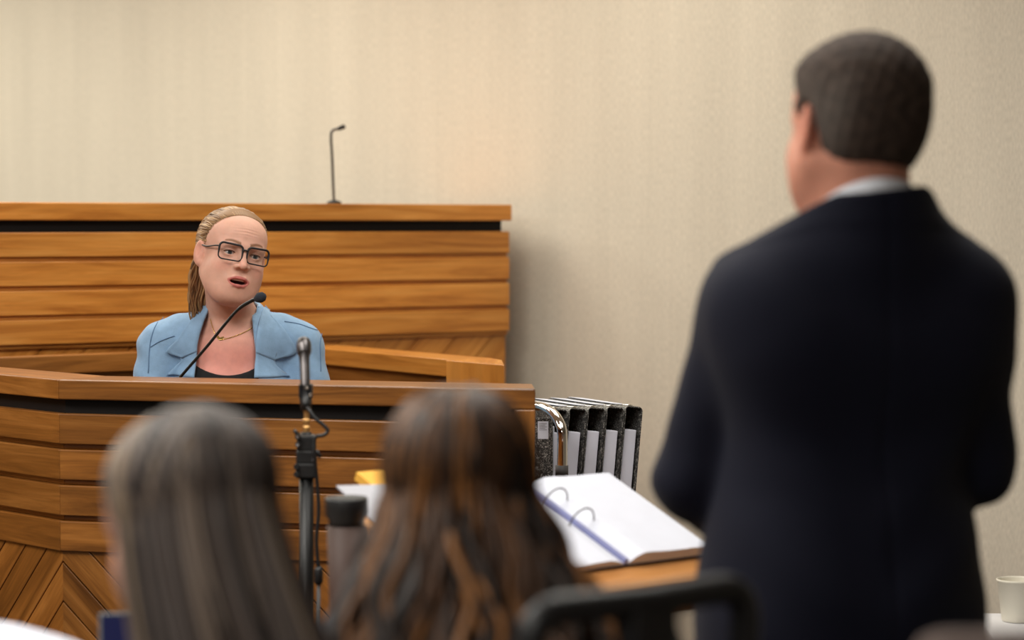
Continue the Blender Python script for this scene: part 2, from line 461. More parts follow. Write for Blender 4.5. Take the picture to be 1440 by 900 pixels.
mb.build('diagonal_panel', 'wood_box', box, bevel=.0015)
mb = MB(); course(mb, frs, .04, .09, 0, bt_z - .0765); mb.build('carcass', 'wood_box', box)
mb = MB(); a = B_ - nB * .045
mb.prism([a, B_, B_ + Vector((-.003, .09)), a + Vector((-.003, .09))], 0, bt_z - .0435, (0, 1))
for f in range(len(mb.uv)): mb.uv[f] = [(mb.v[i][2] + 7, mb.v[i][0] * 1.0 + mb.v[i][1] * .6 + 3) for i in mb.f[f]]
mb.build('post', 'wood_box', box, bevel=.003)
# rear rails
rl = [Vector((-1.6, 6.02)), F_]; rr = [F_, G_]
mb = MB(); course(mb, rl, 0, .05, bt_z - .05, bt_z); mb.build('rear_rail', 'wood_box', box, bevel=.003)
dR = (G_ - F_).normalized(); nR = Vector((-dR.y, dR.x))
mb = MB(); course(mb, rr, .02, .14, bt_z - .046, bt_z); mb.build('rear_rail', 'wood', box, bevel=.003)
mb = MB(); course(mb, rl, .02, .045, .75, bt_z - .05); course(mb, rr, .045, .12, 0, bt_z - .046); course(mb, rl, .02, .045, 0, .75)
mb.build('rear_panel', 'wood_box', box)
mb = MB(); mb.prism([G_, H_, H_ + Vector((-.006, .20)), G_ + nR * .14], 0, bt_z, (0, 1))
for f in range(len(mb.uv)):
    if abs(mb.v[mb.f[f][0]][2] - mb.v[mb.f[f][2]][2]) > .1:
        mb.uv[f] = [(mb.v[i][2] * .6 + 7, mb.v[i][0] * 1.0 + mb.v[i][1] * .6 + 3) for i in mb.f[f]]
mb.build('rear_post', 'wood', box, bevel=.003)
# platform and inner desk
mb = MB(); mb.prism([Vector((-1.5, 6.0)), Vector((-.95, 5.46)), Vector((.0, 5.19)), Vector((-.04, 5.9)), Vector((-.18, 6.1)), Vector((-.62, 6.74))], 0, .22)
mb.build('platform', 'carpet', box)
mb = MB(); dk = [Vector((-.96, 5.46)), Vector((-.02, 5.195))]
course(mb, dk, -.02, .26, bt_z - .24, bt_z - .21); mb.build('desk', 'wood_box', box, bevel=.002)

# ------------------------------------------------------------------ microphones
base = P(196, 590, 5.50); base.z = bt_z - .209
g = thing('gooseneck_microphone', base, 'black gooseneck microphone with foam tip bending towards the seated witness', 'microphone')
mb = MB(); mb.lathe([(0, 0), (.035, 0), (.035, .012), (.012, .02), (.009, .05), (0, .05)], base); mb.build('base', 'black_plastic', g, smooth=True)
p1 = P(253, 531, 5.47); p2 = P(292, 486, 5.45); p3 = P(331, 439, 5.43); p4 = P(352, 424, 5.42); p5 = P(362, 420, 5.41)
mb = MB(); mb.tube(catmull([base + Z * .04, P(214, 578, 5.49), p1, p2, p3, p4, p5], 8), [.0046 if i < 12 else .0035 if i < 34 else .0042 for i in range(49)], 10); mb.build('gooseneck', 'black_metal', g, smooth=True)
mb = MB(); dv = (p5 - p4).normalized(); mb.lathe([(0, -.003), (.006, -.002), (.0088, .003), (.0115, .009), (.012, .014), (.0108, .020), (.006, .0255), (0, .027)], p5 - dv * .004, dv)
mb.build('foam_windscreen', 'foam', g, smooth=True)
d2 = 7.36
base = P(470, 307, d2); base.z = bz
g = thing('gooseneck_microphone', base, 'thin grey gooseneck microphone standing on the high bench against the wall', 'microphone')
mb = MB(); mb.lathe([(0, 0), (.022, 0), (.022, .008), (.006, .014), (0, .014)], base); mb.build('base', 'black_plastic', g, smooth=True)
pp = [base + Z * .005, P(469, 270, d2), P(467, 220, d2), P(465.5, 192, d2), P(468, 183.5, d2), P(476, 181, d2)]
mb = MB(); mb.tube(catmull(pp, 8), .0042, 8); mb.build('gooseneck', 'gunmetal', g, smooth=True)
mb = MB(); mb.tube([P(475, 181.3, d2), P(477, 180.7, d2), P(484, 178, d2), P(485.5, 177.5, d2)], [.005, .0066, .0072, .004], 10); mb.build('head', 'black_metal', g, smooth=True)

SD = 4.7
foot = P(431, 700, SD); foot.z = 0
st = thing('microphone_stand', foot, 'black upright microphone stand with clamp block in front of the witness box', 'stand')
def sp(px, py, d=SD): return P(px, py, d)
px_m = 1 / (F / SD)
mb = MB(); mb.tube([Vector((foot.x, SD, .35)), Vector((foot.x, SD, sp(430, 670).z))], .0142, 20); mb.build('pole', 'black_metal', st, smooth=True)
mb = MB(); top = sp(431, 608); mb.tube([Vector((foot.x, SD, sp(430, 676).z)), Vector((foot.x, SD, top.z))], .0105, 16); mb.build('upper_tube', 'black_metal', st, smooth=True)
for (y0, y1, wx, nm) in ((611, 634, 13, 'clamp'), (632, 652, 14, 'clamp'), (650, 672, 14.5, 'clamp')):
    c = sp(431, (y0 + y1) / 2); mb = MB()
    mb.box(c, X, Y, Z, -wx * px_m, wx * px_m, -.018, .018, -(y1 - y0) / 2 * px_m, (y1 - y0) / 2 * px_m)
    mb.build(nm, 'black_plastic', st, bevel=.004)
for (x, y) in ((419, 614), (419, 625), (441, 635), (441, 646), (417, 656), (417, 667)):
    c = sp(x, y, SD - .02); mb = MB()
    mb.lathe([(0, -.006), (.0055, -.006), (.0055, .008), (0, .008)], c, Y, 14); mb.build('bolt_boss', 'black_plastic', st)
    mb = MB(); mb.lathe([(0, -.0095), (.003, -.0095), (.0032, -.006), (0, -.006)], c, Y, 12)
    if y != 656 and y != 667: mb.build('bolt', 'chrome', st)
mb = MB(); mb.tube([sp(420, 612, SD - .01), sp(416, 608, SD - .012), sp(413.5, 604, SD - .012)], [.005, .004, .003], 8); mb.build('lever', 'black_plastic', st, smooth=True)
mb = MB(); mb.tube([sp(440, 640, SD - .02), sp(446, 636, SD - .022), sp(450, 641, SD - .022), sp(448, 644, SD - .022)], [.005, .0055, .004, .003], 8); mb.build('lever', 'black_plastic', st, smooth=True)
mb = MB(); b0 = sp(431, 607)
mb.lathe([(0, 0), (.0075, 0), (.0075, .009), (.0052, .012), (.0052, .016), (.0076, .018), (.0076, .023), (.0052, .026), (.0052, .038), (.0074, .040), (.0074, .044), (0, .043)], b0); mb.build('brass_adapter', 'brass', st, smooth=False)
cl = sp(430, 556)
mb = MB(); mb.tube([sp(430.5, 577), sp(430, 566), sp(430, 556)], [.010, .012, .0125], 16); mb.build('clip_base', 'black_plastic', st, smooth=True)
for s_ in (-1, 1):
    mb = MB(); mb.box(cl, X, Y, Z, s_ * .0105 - .0025, s_ * .0105 + .0025, -.012, .016, -.005, .022); mb.build('clip_arm', 'black_plastic', st, bevel=.001)
for (x, y) in ((432.5, 545), (437, 555)):
    mb = MB(); mb.lathe([(0, -.004), (.0035, -.003), (.0035, .003), (0, .003)], sp(x, y, SD - .012), Y, 12); mb.build('clip_screw', 'chrome', st)
for k in range(3):
    a = .5 + k * 2.094; mb = MB()
    e = Vector((foot.x + .32 * math.cos(a), SD + .32 * math.sin(a), .012))
    if e.y > 4.95: e.y = 4.95
    mb.tube([Vector((foot.x, SD, .42)) + (e - foot) * .04, e], .009, 10); mb.build('tripod_leg', 'black_metal', st, smooth=True)
    mb = MB(); mb.lathe([(0, -.012), (.013, -.012), (.013, .012), (0, .014)], e); mb.build('rubber_foot', 'rubber', st, smooth=True)
mb = MB(); mb.tube([Vector((foot.x, SD, .33)), Vector((foot.x, SD, .46))], .02, 16); mb.build('collar', 'black_plastic', st, smooth=True)
# microphone in the clip
hm = sp(427.5, 487, SD + .04); bm_ = sp(430, 562, SD - .012); ax = (hm - bm_).normalized(); L = (hm - bm_).length
mic = thing('handheld_microphone', bm_, 'grey metal microphone pointing upward in the clip of the black stand', 'microphone')
mb = MB(); mb.lathe([(0, .018), (.0085, .018), (.0095, .03), (.0098, .07), (.0102, .088), (.0118, .096), (.0135, .100)], bm_, ax); mb.build('body', 'gunmetal', mic, smooth=True)
mb = MB(); mb.lathe([(.0138, L - .014), (.0145, L - .008), (.0148, L), (.0138, L + .009), (.0105, L + .0155), (.005, L + .019), (0, L + .0195)], bm_, ax)
mb.lathe([(.0118, .096), (.0138, L - .014)], bm_, ax); mb.build('grille', 'gunmetal', mic, smooth=True)
mb = MB(); mb.lathe([(0, -.016), (.0065, -.016), (.0082, -.010), (.0085, .018), (0, .018)], bm_, ax); mb.build('connector', 'black_plastic', mic, smooth=True)
cb = [bm_ - ax * .014, sp(435, 577, SD - .03), sp(443, 588, SD - .035), sp(455, 598, SD - .035), sp(461, 606, SD - .035), sp(455, 612, SD - .035), sp(445, 614, SD - .03), sp(441.5, 622, SD - .03), sp(442, 640, SD - .032),
      sp(446, 680, SD - .02), sp(448, 720, SD - .02), sp(445, 760, SD - .02), sp(448, 800, SD - .02)]
mb = MB(); mb.tube(catmull(cb, 8), .0036, 8); mb.build('cable', 'black_plastic', mic, smooth=True)
e0 = sp(448, 797, SD - .02)
mb = MB(); mb.lathe([(0, 0), (.006, .0), (.0085, -.006), (.0085, -.03), (.006, -.034), (0, -.034)], e0); mb.build('cable_connector', 'black_plastic', mic, smooth=True)
mb = MB(); mb.tube([e0 - Z * .03, e0 - Z * .3, Vector((e0.x - .03, e0.y - .02, .3)), Vector((e0.x - .01, e0.y, .008)), Vector((e0.x + .3, e0.y - .1, .006))], .0036, 8); mb.build('cable', 'rubber', mic, smooth=True)

# ------------------------------------------------------------------ trolley with lever arch files
ud = Vector((-.42, .907, 0)).normalized()            # files run back along this
vd = Vector((ud.y, -ud.x, 0))                        # row direction, to the right
fzt = P(905, 571, 5.62).z; FH = .285; FL = .32; FW = .046
shelf_z = fzt - FH - .002
r0 = P(905, 571, 5.62); r0.z = shelf_z
tr = thing('book_trolley', r0 - vd * .12 + ud * .2 - Z * shelf_z, 'chrome tubular trolley carrying the black marbled files beside the witness box', 'trolley')
def tpt(v, u, z): return Vector((r0.x, r0.y, 0)) + vd * v + ud * u + Z * z
mb = MB(); mb.box(tpt(0, 0, shelf_z), vd, ud, Z, -.31, .03, -.07, .45, -.02, 0); mb.build('shelf', 'wood_box', tr, bevel=.002)
mb = MB(); mb.box(tpt(0, 0, .25), vd, ud, Z, -.31, .03, -.07, .45, -.02, 0); mb.build('shelf', 'wood_box', tr, bevel=.002)
# near tubular end frame (rounded corner at px 797, 575)
FD = 5.36
def fr_pts(zt, wid, zl, rx, rz):
    out = [Vector((0, 0, zl)), Vector((0, 0, (zl + zt) / 2)), Vector((0, 0, zt - rz * 1.3))]
    out += [Vector((-rx + rx * math.cos(a), 0, zt - rz + rz * math.sin(a))) for a in np.linspace(0, 1.57, 10)]
    out += [Vector((-wid + rx - rx * math.sin(a), 0, zt - rz + rz * math.cos(a))) for a in np.linspace(0, 1.57, 10)]
    out += [Vector((-wid, 0, zl))]
    return out
zt = P(760, 577, FD).z; org = Vector((P(791, 620, FD).x, FD, 0)); rot = math.radians(-64)
def turn(p): return org + Vector((p.x * math.cos(rot), p.x * math.sin(rot), p.z))
mb = MB(); mb.tube([turn(p) for p in fr_pts(zt, .30, .05, .115, .055)], .0115, 16); mb.build('tube_frame', 'chrome', tr, smooth=True)
mb = MB(); a = P(790, 662, FD); mb.tube([a - Z * .012, a + Z * .012], .0145, 16); mb.build('grey_sleeve', 'rubber', tr, smooth=True)
mb = MB()
for v in (-.30, .02):
    mb2 = MB(); mb2.tube([tpt(v, .44, .06), tpt(v, .44, shelf_z + .05)], .0115, 12); mb2.build('post', 'chrome', tr, smooth=True)
mb2 = MB(); mb2.tube([tpt(.02, -.06, .06), tpt(.02, -.06, shelf_z - .0)], .0115, 12); mb2.build('post', 'chrome', tr, smooth=True)
for v, u in ((-.29, -.05), (.02, -.05), (-.29, .43), (.02, .43)):
    mb = MB(); c = tpt(v, u, .03); mb.lathe([(0, -.01), (.03, -.01), (.03, .01), (0, .01)], c, vd, 20); mb.build('castor', 'rubber', tr, smooth=True)
def arch_file(v, u, label, lean=math.radians(5.5)):
    o = tpt(v, u, shelf_z); up = (Z * math.cos(lean) + vd * math.sin(lean)); rt = (vd * math.cos(lean) - Z * math.sin(lean))
    o = o + Z * (.0 + FW * math.sin(lean) + .001) - vd * FH * math.sin(lean)
    t = thing('lever_arch_file', o, label, 'file', 'marbled lever arch files on the trolley')
    # wrapped cover: U section seen end-on, spine on top
    r = .012; prof = [(0, 0), (0, FH - r)] + [(r - r * math.cos(a), FH - r + r * math.sin(a)) for a in np.linspace(.3, 1.57, 5)]
    prof += [(FW - r + r * math.sin(a), FH - r + r * math.cos(a)) for a in np.linspace(0, 1.3, 5)] + [(FW, FH - r), (FW, 0)]
    def sec(th):
        inn = [(min(max(x_, th), FW - th), min(z_, FH - th)) for x_, z_ in prof]; return inn
    th = .0028; inner = sec(th); n = len(prof)
    vs = []
    for (pr, uu) in ((prof, 0), (prof, FL), (inner, 0), (inner, FL)):
        for x_, z_ in pr: vs.append(o + rt * x_ + up * z_ + ud * uu)
    fs = []
    for i in range(n - 1):
        fs.append((i, i + 1, n + i + 1, n + i)); fs.append((2 * n + i, 3 * n + i, 3 * n + i + 1, 2 * n + i + 1))
        fs.append((i, 2 * n + i, 2 * n + i + 1, i + 1)); fs.append((n + i, n + i + 1, 3 * n + i + 1, 3 * n + i))
    mb = MB(); mb.add(vs, fs); mb.build('cover', 'marble', t)
    mb = MB(); mb.box(o, rt, ud, up, .006, FW - .0085, .006, FL - .02, .002, FH - .055); mb.build('paper_block', 'paper_grey', t, bevel=.002)
    mb = MB(); mb.box(o, rt, ud, up, .004, FW - .004, .07, FL - .012, FH + .0002, FH + .0012); mb.build('spine_label', 'paper', t)
    mb = MB(); c = o + rt * FW * .5 + ud * .035 + up * (FH + .001)
    mb.tube([c + rt * .011 * math.cos(a) + ud * .011 * math.sin(a) for a in np.linspace(0, 2 * math.pi, 17)], .002, 6, caps=False); mb.build('finger_ring', 'chrome', t, smooth=True)
    return t
names = ['black marbled file on the trolley, rightmost of the row nearest the wall', 'black marbled file on the trolley, second from the right end of the row',
         'black marbled file on the trolley, third from the right end of the row', 'black marbled file on the trolley, fourth from the right end of the row',
         'black marbled file on the trolley, partly behind the chrome tube']
for i in range(5):
    arch_file(-FW - .001 - i * (FW + .0025), 0, names[i])
# a file turned broadside behind the tube
o = P(780, 600, 5.46); o.z = shelf_z + .002
t = thing('lever_arch_file', o, 'marbled file turned broadside with a small white printed label, behind the chrome tube', 'file', 'marbled lever arch files on the trolley')
fx = Vector((1, -.03, 0)).normalized(); fy = Vector((-fx.y, fx.x, 0))
zt2 = P(770, 590, 5.42).z - o.z; wx = 0.0
mb = MB(); mb.box(o, fx, fy, Z, -.10, wx - .004, 0, .003, 0, zt2); mb.box(o, fx, fy, Z, -.10, wx - .004, .017, .020, 0, zt2); mb.box(o, fx, fy, Z, -.103, -.10, 0, .020, 0, zt2); mb.build('cover', 'marble', t, bevel=.001)
mb = MB(); mb.box(o, fx, fy, Z, -.095, wx - .001, .004, .016, .003, zt2 - .02); mb.build('paper_block', 'paper', t)
mb = MB(); c = P(764, 607, 5.42); lx = (c.x - o.x); lz = c.z - o.z
mb.box(o, fx, fy, Z, lx - .012, lx + .012, -.001, 0, lz - .02, lz + .02); lb = mb.build('white_label', 'paper', t)
mb = MB()
for k in range(5):
    mb.box(o, fx, fy, Z, lx - .009, lx + .009 - (k % 2) * .004, -.0014, -.001, lz + .015 - k * .0035 - .0008, lz + .015 - k * .0035)
mb.build('printed_lines', 'rubber', lb)

# ------------------------------------------------------------------ lectern with open binder
O = P(745, 668, 4.6)
ew = Vector((.753, .657, 0)).normalized(); el = Vector((.608, -.689, -.389)).normalized()
el = (el - ew * el.dot(ew)).normalized(); en = ew.cross(el) * 1.0
if en.z < 0: en = -en
ctr = O + ew * -.08 + el * .17
lec = thing('lectern', (ctr.x, ctr.y, 0), 'pale timber sloping lectern under the open ring binder', 'lectern')
mb = MB(); mb.box(O - en * .034, ew, el, en, -.43, .245, -.012, .37, -.022, 0, 0); mb.build('sloping_top', 'beech', lec, bevel=.003)
mb = MB(); mb.box(O - en * .034, ew, el, en, -.43, .245, .37, .39, -.055, .014, 0); mb.build('front_lip', 'beech', lec, bevel=.003)
hx = Vector((el.x, el.y, 0)).normalized()
mb = MB(); cz = (O + el * .16).z - .12
cc = Vector((ctr.x, ctr.y, 0))
mb.box(cc, ew, hx, Z, -.13, .13, -.09, .07, .04, cz, 2); mb.build('pedestal', 'beech', lec, bevel=.004)
mb = MB(); mb.box(cc, ew, hx, Z, -.24, .24, -.18, .16, 0, .04); mb.build('foot', 'beech', lec, bevel=.004)
mb = MB(); mb.box(cc, ew, hx, Z, -.16, .16, -.09, .07, cz - .02, cz + .05)
mb.build('bracket', 'beech', lec, bevel=.004)
ob = thing('open_ring_binder', O - en * .033 + el * .16, 'open ring binder of white pages lying on the sloping lectern', 'binder')
mb = MB(); mb.box(O - en * .032, ew, el, en, -.235, .222, -.008, .302, 0, .003); mb.build('cover', 'slate', ob, bevel=.001)
def page_block(w0, w1, thick, sgn, name):
    rows = []
    for i in range(13):
        t = i / 12; x_ = w0 + (w1 - w0) * t
        h = .003 + thick * (math.sin(min(1, t * 5) * math.pi / 2)) * (1 - .25 * t) + .0008 * math.sin(t * 9)
        rows.append((x_, h))
    mb = MB()
    for j, (l0, l1) in enumerate(((.0, .300),)):
        vs = []
        for l in (l0, l1):
            for x_, h in rows: vs.append(O - en * .029 + ew * x_ + el * l + en * h)
            for x_, h in reversed(rows): vs.append(O - en * .029 + ew * x_ + el * l)
        n = len(rows) * 2
        fs = [tuple(range(n)), tuple(range(2 * n - 1, n - 1, -1))] + [(i, n + i, n + (i + 1) % n, (i + 1) % n) for i in range(n)]
        mb.add(vs, fs)
    return mb.build(name, 'paper', ob)
pr = page_block(.006, .212, .019, 1, 'page_block'); pg2 = page_block(-.006, -.212, .009, -1, 'page_block')
M['ink'] = plain('ink_lines', srgb(196, 198, 210), .8)
for (w0, w1, base_h, par) in ((.03, .195, .0238, pr), (-.195, -.03, .0135, pg2)):
    pass
mb = MB(); mb.box(O - en * .029, ew, el, en, -.0045, .0045, .0, .300, .0, .011); mb.build('ring_plate', plain('blue_grey_metal', srgb(128, 132, 176), .5), ob, bevel=.001)
for l in (.085, .165):
    mb = MB(); c = O - en * .018 + el * l
    mb.tube([c + ew * .030 * math.cos(a) + en * .034 * math.sin(a) for a in np.linspace(0, math.pi, 14)], .0016, 8); mb.build('ring', 'gunmetal', ob, smooth=True)
# loose papers and yellow pad at the left end of the lectern
o = O - en * .0335
lp = thing('loose_papers', o + ew * -.36, 'loose grey-white papers on the left end of the lectern beside the yellow pad', 'papers')
for k, (a_, h_) in enumerate(((.10, .001), (-.18, .004))):
    e1 = (ew * math.cos(a_) + el * math.sin(a_)); e2 = (el * math.cos(a_) - ew * math.sin(a_))
    mb = MB(); mb.box(o + en * h_, e1, e2, en, -.405 + k * .03, -.29, -.035 + .01 * k, .20, 0, .0025); mb.build('sheet', 'paper_shade', lp)
yp = MB(); oo = P(526, 684, 4.47); e1 = (ew * .97 + el * .1).normalized()
yp.box(oo, ew, el, en, -.012, .05, -.045, .02, -.0095, .008)
yo = yp.build('sticky_pad', 'yellow', None, bevel=.001); tag(yo, 'yellow sticky note pad at the left end of the lectern', 'note pad')

# ------------------------------------------------------------------ side table and cup
c0 = P(1372, 862, 5.3); c1 = P(1385, 880, 5.13); c1.z = c0.z
e1 = Vector((c1.x - c0.x, c1.y - c0.y, 0)).normalized(); e2 = Vector((-e1.y, e1.x, 0))
stb = thing('side_table', (c0.x + .3, c0.y, 0), 'small white-topped side table near the wall under the paper cup', 'table')
Ld = (Vector((c1.x, c1.y, 0)) - Vector((c0.x, c0.y, 0))).length
tz = c0.z
cb_ = Vector((c0.x, c0.y, 0))
mb = MB(); mb.box(cb_ + Z * tz, e1, e2, Z, 0, Ld + .18, 0, .6, -.022, 0); mb.build('table_top', 'plastic_white', stb, bevel=.003)
for a in (.03, Ld + .15):
    for b in (.03, .57):
        mb = MB(); p = cb_ + e1 * a + e2 * b; mb.tube([p, p + Z * (tz - .022)], .013, 12); mb.build('leg', 'chrome', stb, smooth=True)
cp = P(1430, 868, 5.19); cp.z = tz
mb = MB(); mb.lathe([(0, .001), (.031, .001), (.0325, .004), (.0425, .086), (.0445, .088), (.0445, .091), (.0425, .092), (.0415, .088), (.031, .008), (0, .008)], cp, sides=40)
mb.v = [tuple(Vector(q)) for q in mb.v]
co = mb.build('paper_cup', 'cup', None, smooth=True)
tag(co, 'off-white paper cup standing on the small white side table', 'cup')

# ------------------------------------------------------------------ counsel table, laptop, papers, tumbler
TZ = .74
ct = thing('counsel_table', (-.65, 3.7, 0), 'long grey table in front of the two seated women', 'table')
mb = MB(); mb.box((0, 0, TZ), X, Y, Z, -1.5, -.12, 3.16, 4.32, -.03, 0); mb.build('table_top', 'table', ct, bevel=.003)
for x_ in (-1.44, -.18):
    for y_ in (3.22, 4.26):
        mb = MB(); mb.box((x_, y_, 0), X, Y, Z, -.02, .02, -.02, .02, 0, TZ - .03); mb.build('leg', 'black_metal', ct, bevel=.002)
# laptop: its lid stands behind the left woman
c = P(143, 865, 3.62); ld = Vector((.62, .12, 0)).normalized()
lw, lh = .31, c.z - TZ - .012; ln = Vector((ld.y, -ld.x, 0))
lt = thing('laptop', (c.x + .14, 3.58, TZ), 'open silver laptop with dark blue display beside the left woman', 'laptop')
tilt = math.radians(14); lu = (Z * math.cos(tilt) - ln * math.sin(tilt)).normalized(); lb0 = Vector((c.x, 3.60, TZ + .012)) + ln * 0
lb0.x += math.sin(tilt) * 0
lnn = ld.cross(lu); 
if lnn.y > 0: lnn = -lnn
Ls = lh / math.cos(tilt)
mb = MB(); mb.box(lb0, ld, lnn, lu, 0, lw, -.006, 0, 0, Ls); mb.build('lid', 'silver', lt, bevel=.002)
mb = MB(); mb.box(lb0, ld, lnn, lu, .004, lw - .004, .0003, .0012, .006, Ls - .004); mb.build('display', 'screen', lt)
mb = MB(); mb.box(Vector((lb0.x, lb0.y, TZ + .001)), ld, ln, Z, 0, lw, .0, .22, 0, .012); mb.build('keyboard_deck', 'silver', lt, bevel=.002)
# white sheets standing up at the far left
a0 = P(-60, 868, 3.35); a1 = P(10, 876, 3.3); a2 = P(60, 888, 3.25); a3 = P(110, 904, 3.2); a4 = P(160, 930, 3.16)
rows = [[Vector(p) for p in catmull([a0, a1, a2, a3, a4], 5)]]
n = len(rows[0])
for k in range(1, 7):
    t = k / 6; rows.append([Vector((p.x - .02 * t, p.y - .10 * math.sin(t * 1.4), p.z + (TZ + .004 - p.z) * t)) for p in rows[0]])
mb = MB(); mb.grid(rows); sh = mb.build('paper_sheets', 'paper', None, smooth=True, solid=.004)
tag(sh, 'white sheets of paper curling up at the lower left edge of the photo', 'papers')
# tumbler
tp = P(487, 700, 4.2); tp.z = TZ; th = P(487, 699, 4.2).z - TZ
tb = thing('travel_tumbler', tp, 'tall brownish tumbler with wide black lid behind the brown-haired woman', 'tumbler')
mb = MB(); mb.lathe([(0, .001), (.026, .001), (.028, .006), (.034, th - .05), (0, th - .05)], tp); mb.build('body', 'tinted', tb, smooth=True)
mb = MB(); mb.lathe([(.0, th - .055), (.031, th - .055), (.031, th - .04), (.0375, th - .03), (.038, th - .004), (.036, th), (.031, th - .003), (0, th - .004)], tp); mb.build('lid', 'black_plastic', tb, smooth=True)

# ------------------------------------------------------------------ chairs
def office_chair(loc, rot, label, top=1.10, wdt=.46, seat_z=.46):
    t = thing('office_chair', loc, label, 'chair', None)
    def b(name, mat, pts=None, r=.016, bx=None, par=None, **k):
        mb = MB()
        if pts: mb.tube(pts, r, 12)
        else: mb.box((0, 0, 0), X, Y, Z, *bx)
        return mb.build(name, mat, par or t, smooth=bool(pts), local=True, **k)
    b('seat', 'black_cloth', bx=(-.21, .21, -.22, .20, seat_z - .04, seat_z + .04), bevel=.03)
    # back frame: local -Y is behind the sitter
    w = wdt / 2; yb = -.27; z0 = seat_z + .12; rr = .035
    fr = [Vector((-w, yb, z0)), Vector((-w, yb - .04, top - rr))] + [Vector((-w + rr - rr * math.cos(a), yb - .04, top - rr + rr * math.sin(a))) for a in np.linspace(.4, 1.57, 5)]
    fr += [Vector((-w + .1, yb - .046, top)), Vector((0, yb - .055, top)), Vector((w - .1, yb - .046, top))]
    fr += [Vector((w - rr + rr * math.sin(a), yb - .04, top - rr + rr * math.cos(a))) for a in np.linspace(0, 1.2, 5)] + [Vector((w, yb - .04, top - rr)), Vector((w, yb, z0)), Vector((-w, yb, z0))]
    b('back_frame', 'black_plastic', fr, .0175)
    mb = MB(); mb.box((0, 0, 0), X, Y, Z, -.032, .032, yb - .068, yb - .035, seat_z - .02, top - .005); mb.build('spine_bar', 'black_plastic', t, local=True, bevel=.006)
    mb = MB(); mb.box((0, 0, 0), X, Y, Z, -w, w, yb - .055, yb - .035, top - .30, top - .255); mb.build('cross_bar', 'black_plastic', t, local=True, bevel=.006)
    b('gas_column', 'black_metal', [Vector((0, 0, .09)), Vector((0, 0, seat_z - .04))], .025)
    for k in range(5):
        a = k * 2 * math.pi / 5 + .3; e = Vector((.24 * math.cos(a), .24 * math.sin(a), .065))
        b('base_arm', 'black_plastic', [Vector((0, 0, .10)), e], .018)
        mb = MB(); mb.lathe([(0, -.02), (.028, -.02), (.028, .02), (0, .02)], e - Z * .036, Vector((-math.sin(a), math.cos(a), 0)), 16); mb.build('castor', 'black_plastic', t, local=True, smooth=True)
    t.rotation_euler = (0, 0, rot)
    return t
# ------------------------------------------------------------------ implicit surfaces for bodies and clothes
f32 = np.float32
def V3(a): return np.array(a, dtype=f32)
def unit(a): a = np.array(a, float); return a / np.linalg.norm(a)
def ell(c, r, R=None):
    c = V3(c); r = V3(r)
    def f(p):
        q = p - c
        if R is not None: q = q @ R
        k0 = np.sqrt(np.sum((q / r) ** 2, -1)); k1 = np.sqrt(np.sum((q / (r * r)) ** 2, -1))
        return k0 * (k0 - 1) / np.maximum(k1, 1e-6)
    return f
def cap(a, b, ra, rb=None):
    a = V3(a); b = V3(b); rb = ra if rb is None else rb; d = b - a; dd = float(d @ d) + 1e-12
    def f(p):
        q = p - a; t = np.clip(q @ d / dd, 0, 1)
        return np.sqrt(np.sum((q - t[..., None] * d) ** 2, -1)) - (ra + (rb - ra) * t)
    return f
def rbox(c, h, r, R=None):
    c = V3(c); h = V3(h)
    def f(p):
        q = p - c
        if R is not None: q = q @ R
        q = np.abs(q) - (h - r)
        return np.sqrt(np.sum(np.maximum(q, 0) ** 2, -1)) + np.minimum(q.max(-1), 0) - r
    return f
def plane(n, d):
    n = V3(unit(n))
    return lambda p: p @ n - d
def smin(a, b, k):
    h = np.maximum(k - np.abs(a - b), 0) / k
    return np.minimum(a, b) - h * h * k * .25
def smax(a, b, k): return -smin(-a, -b, k)
def uni(lst):
    """list of (sdf, blend) joined in order"""
    def f(p):
        d = lst[0][0](p)
        for g, k in lst[1:]:
            d = smin(d, g(p), k) if k > 0 else np.minimum(d, g(p))
        return d
    return f
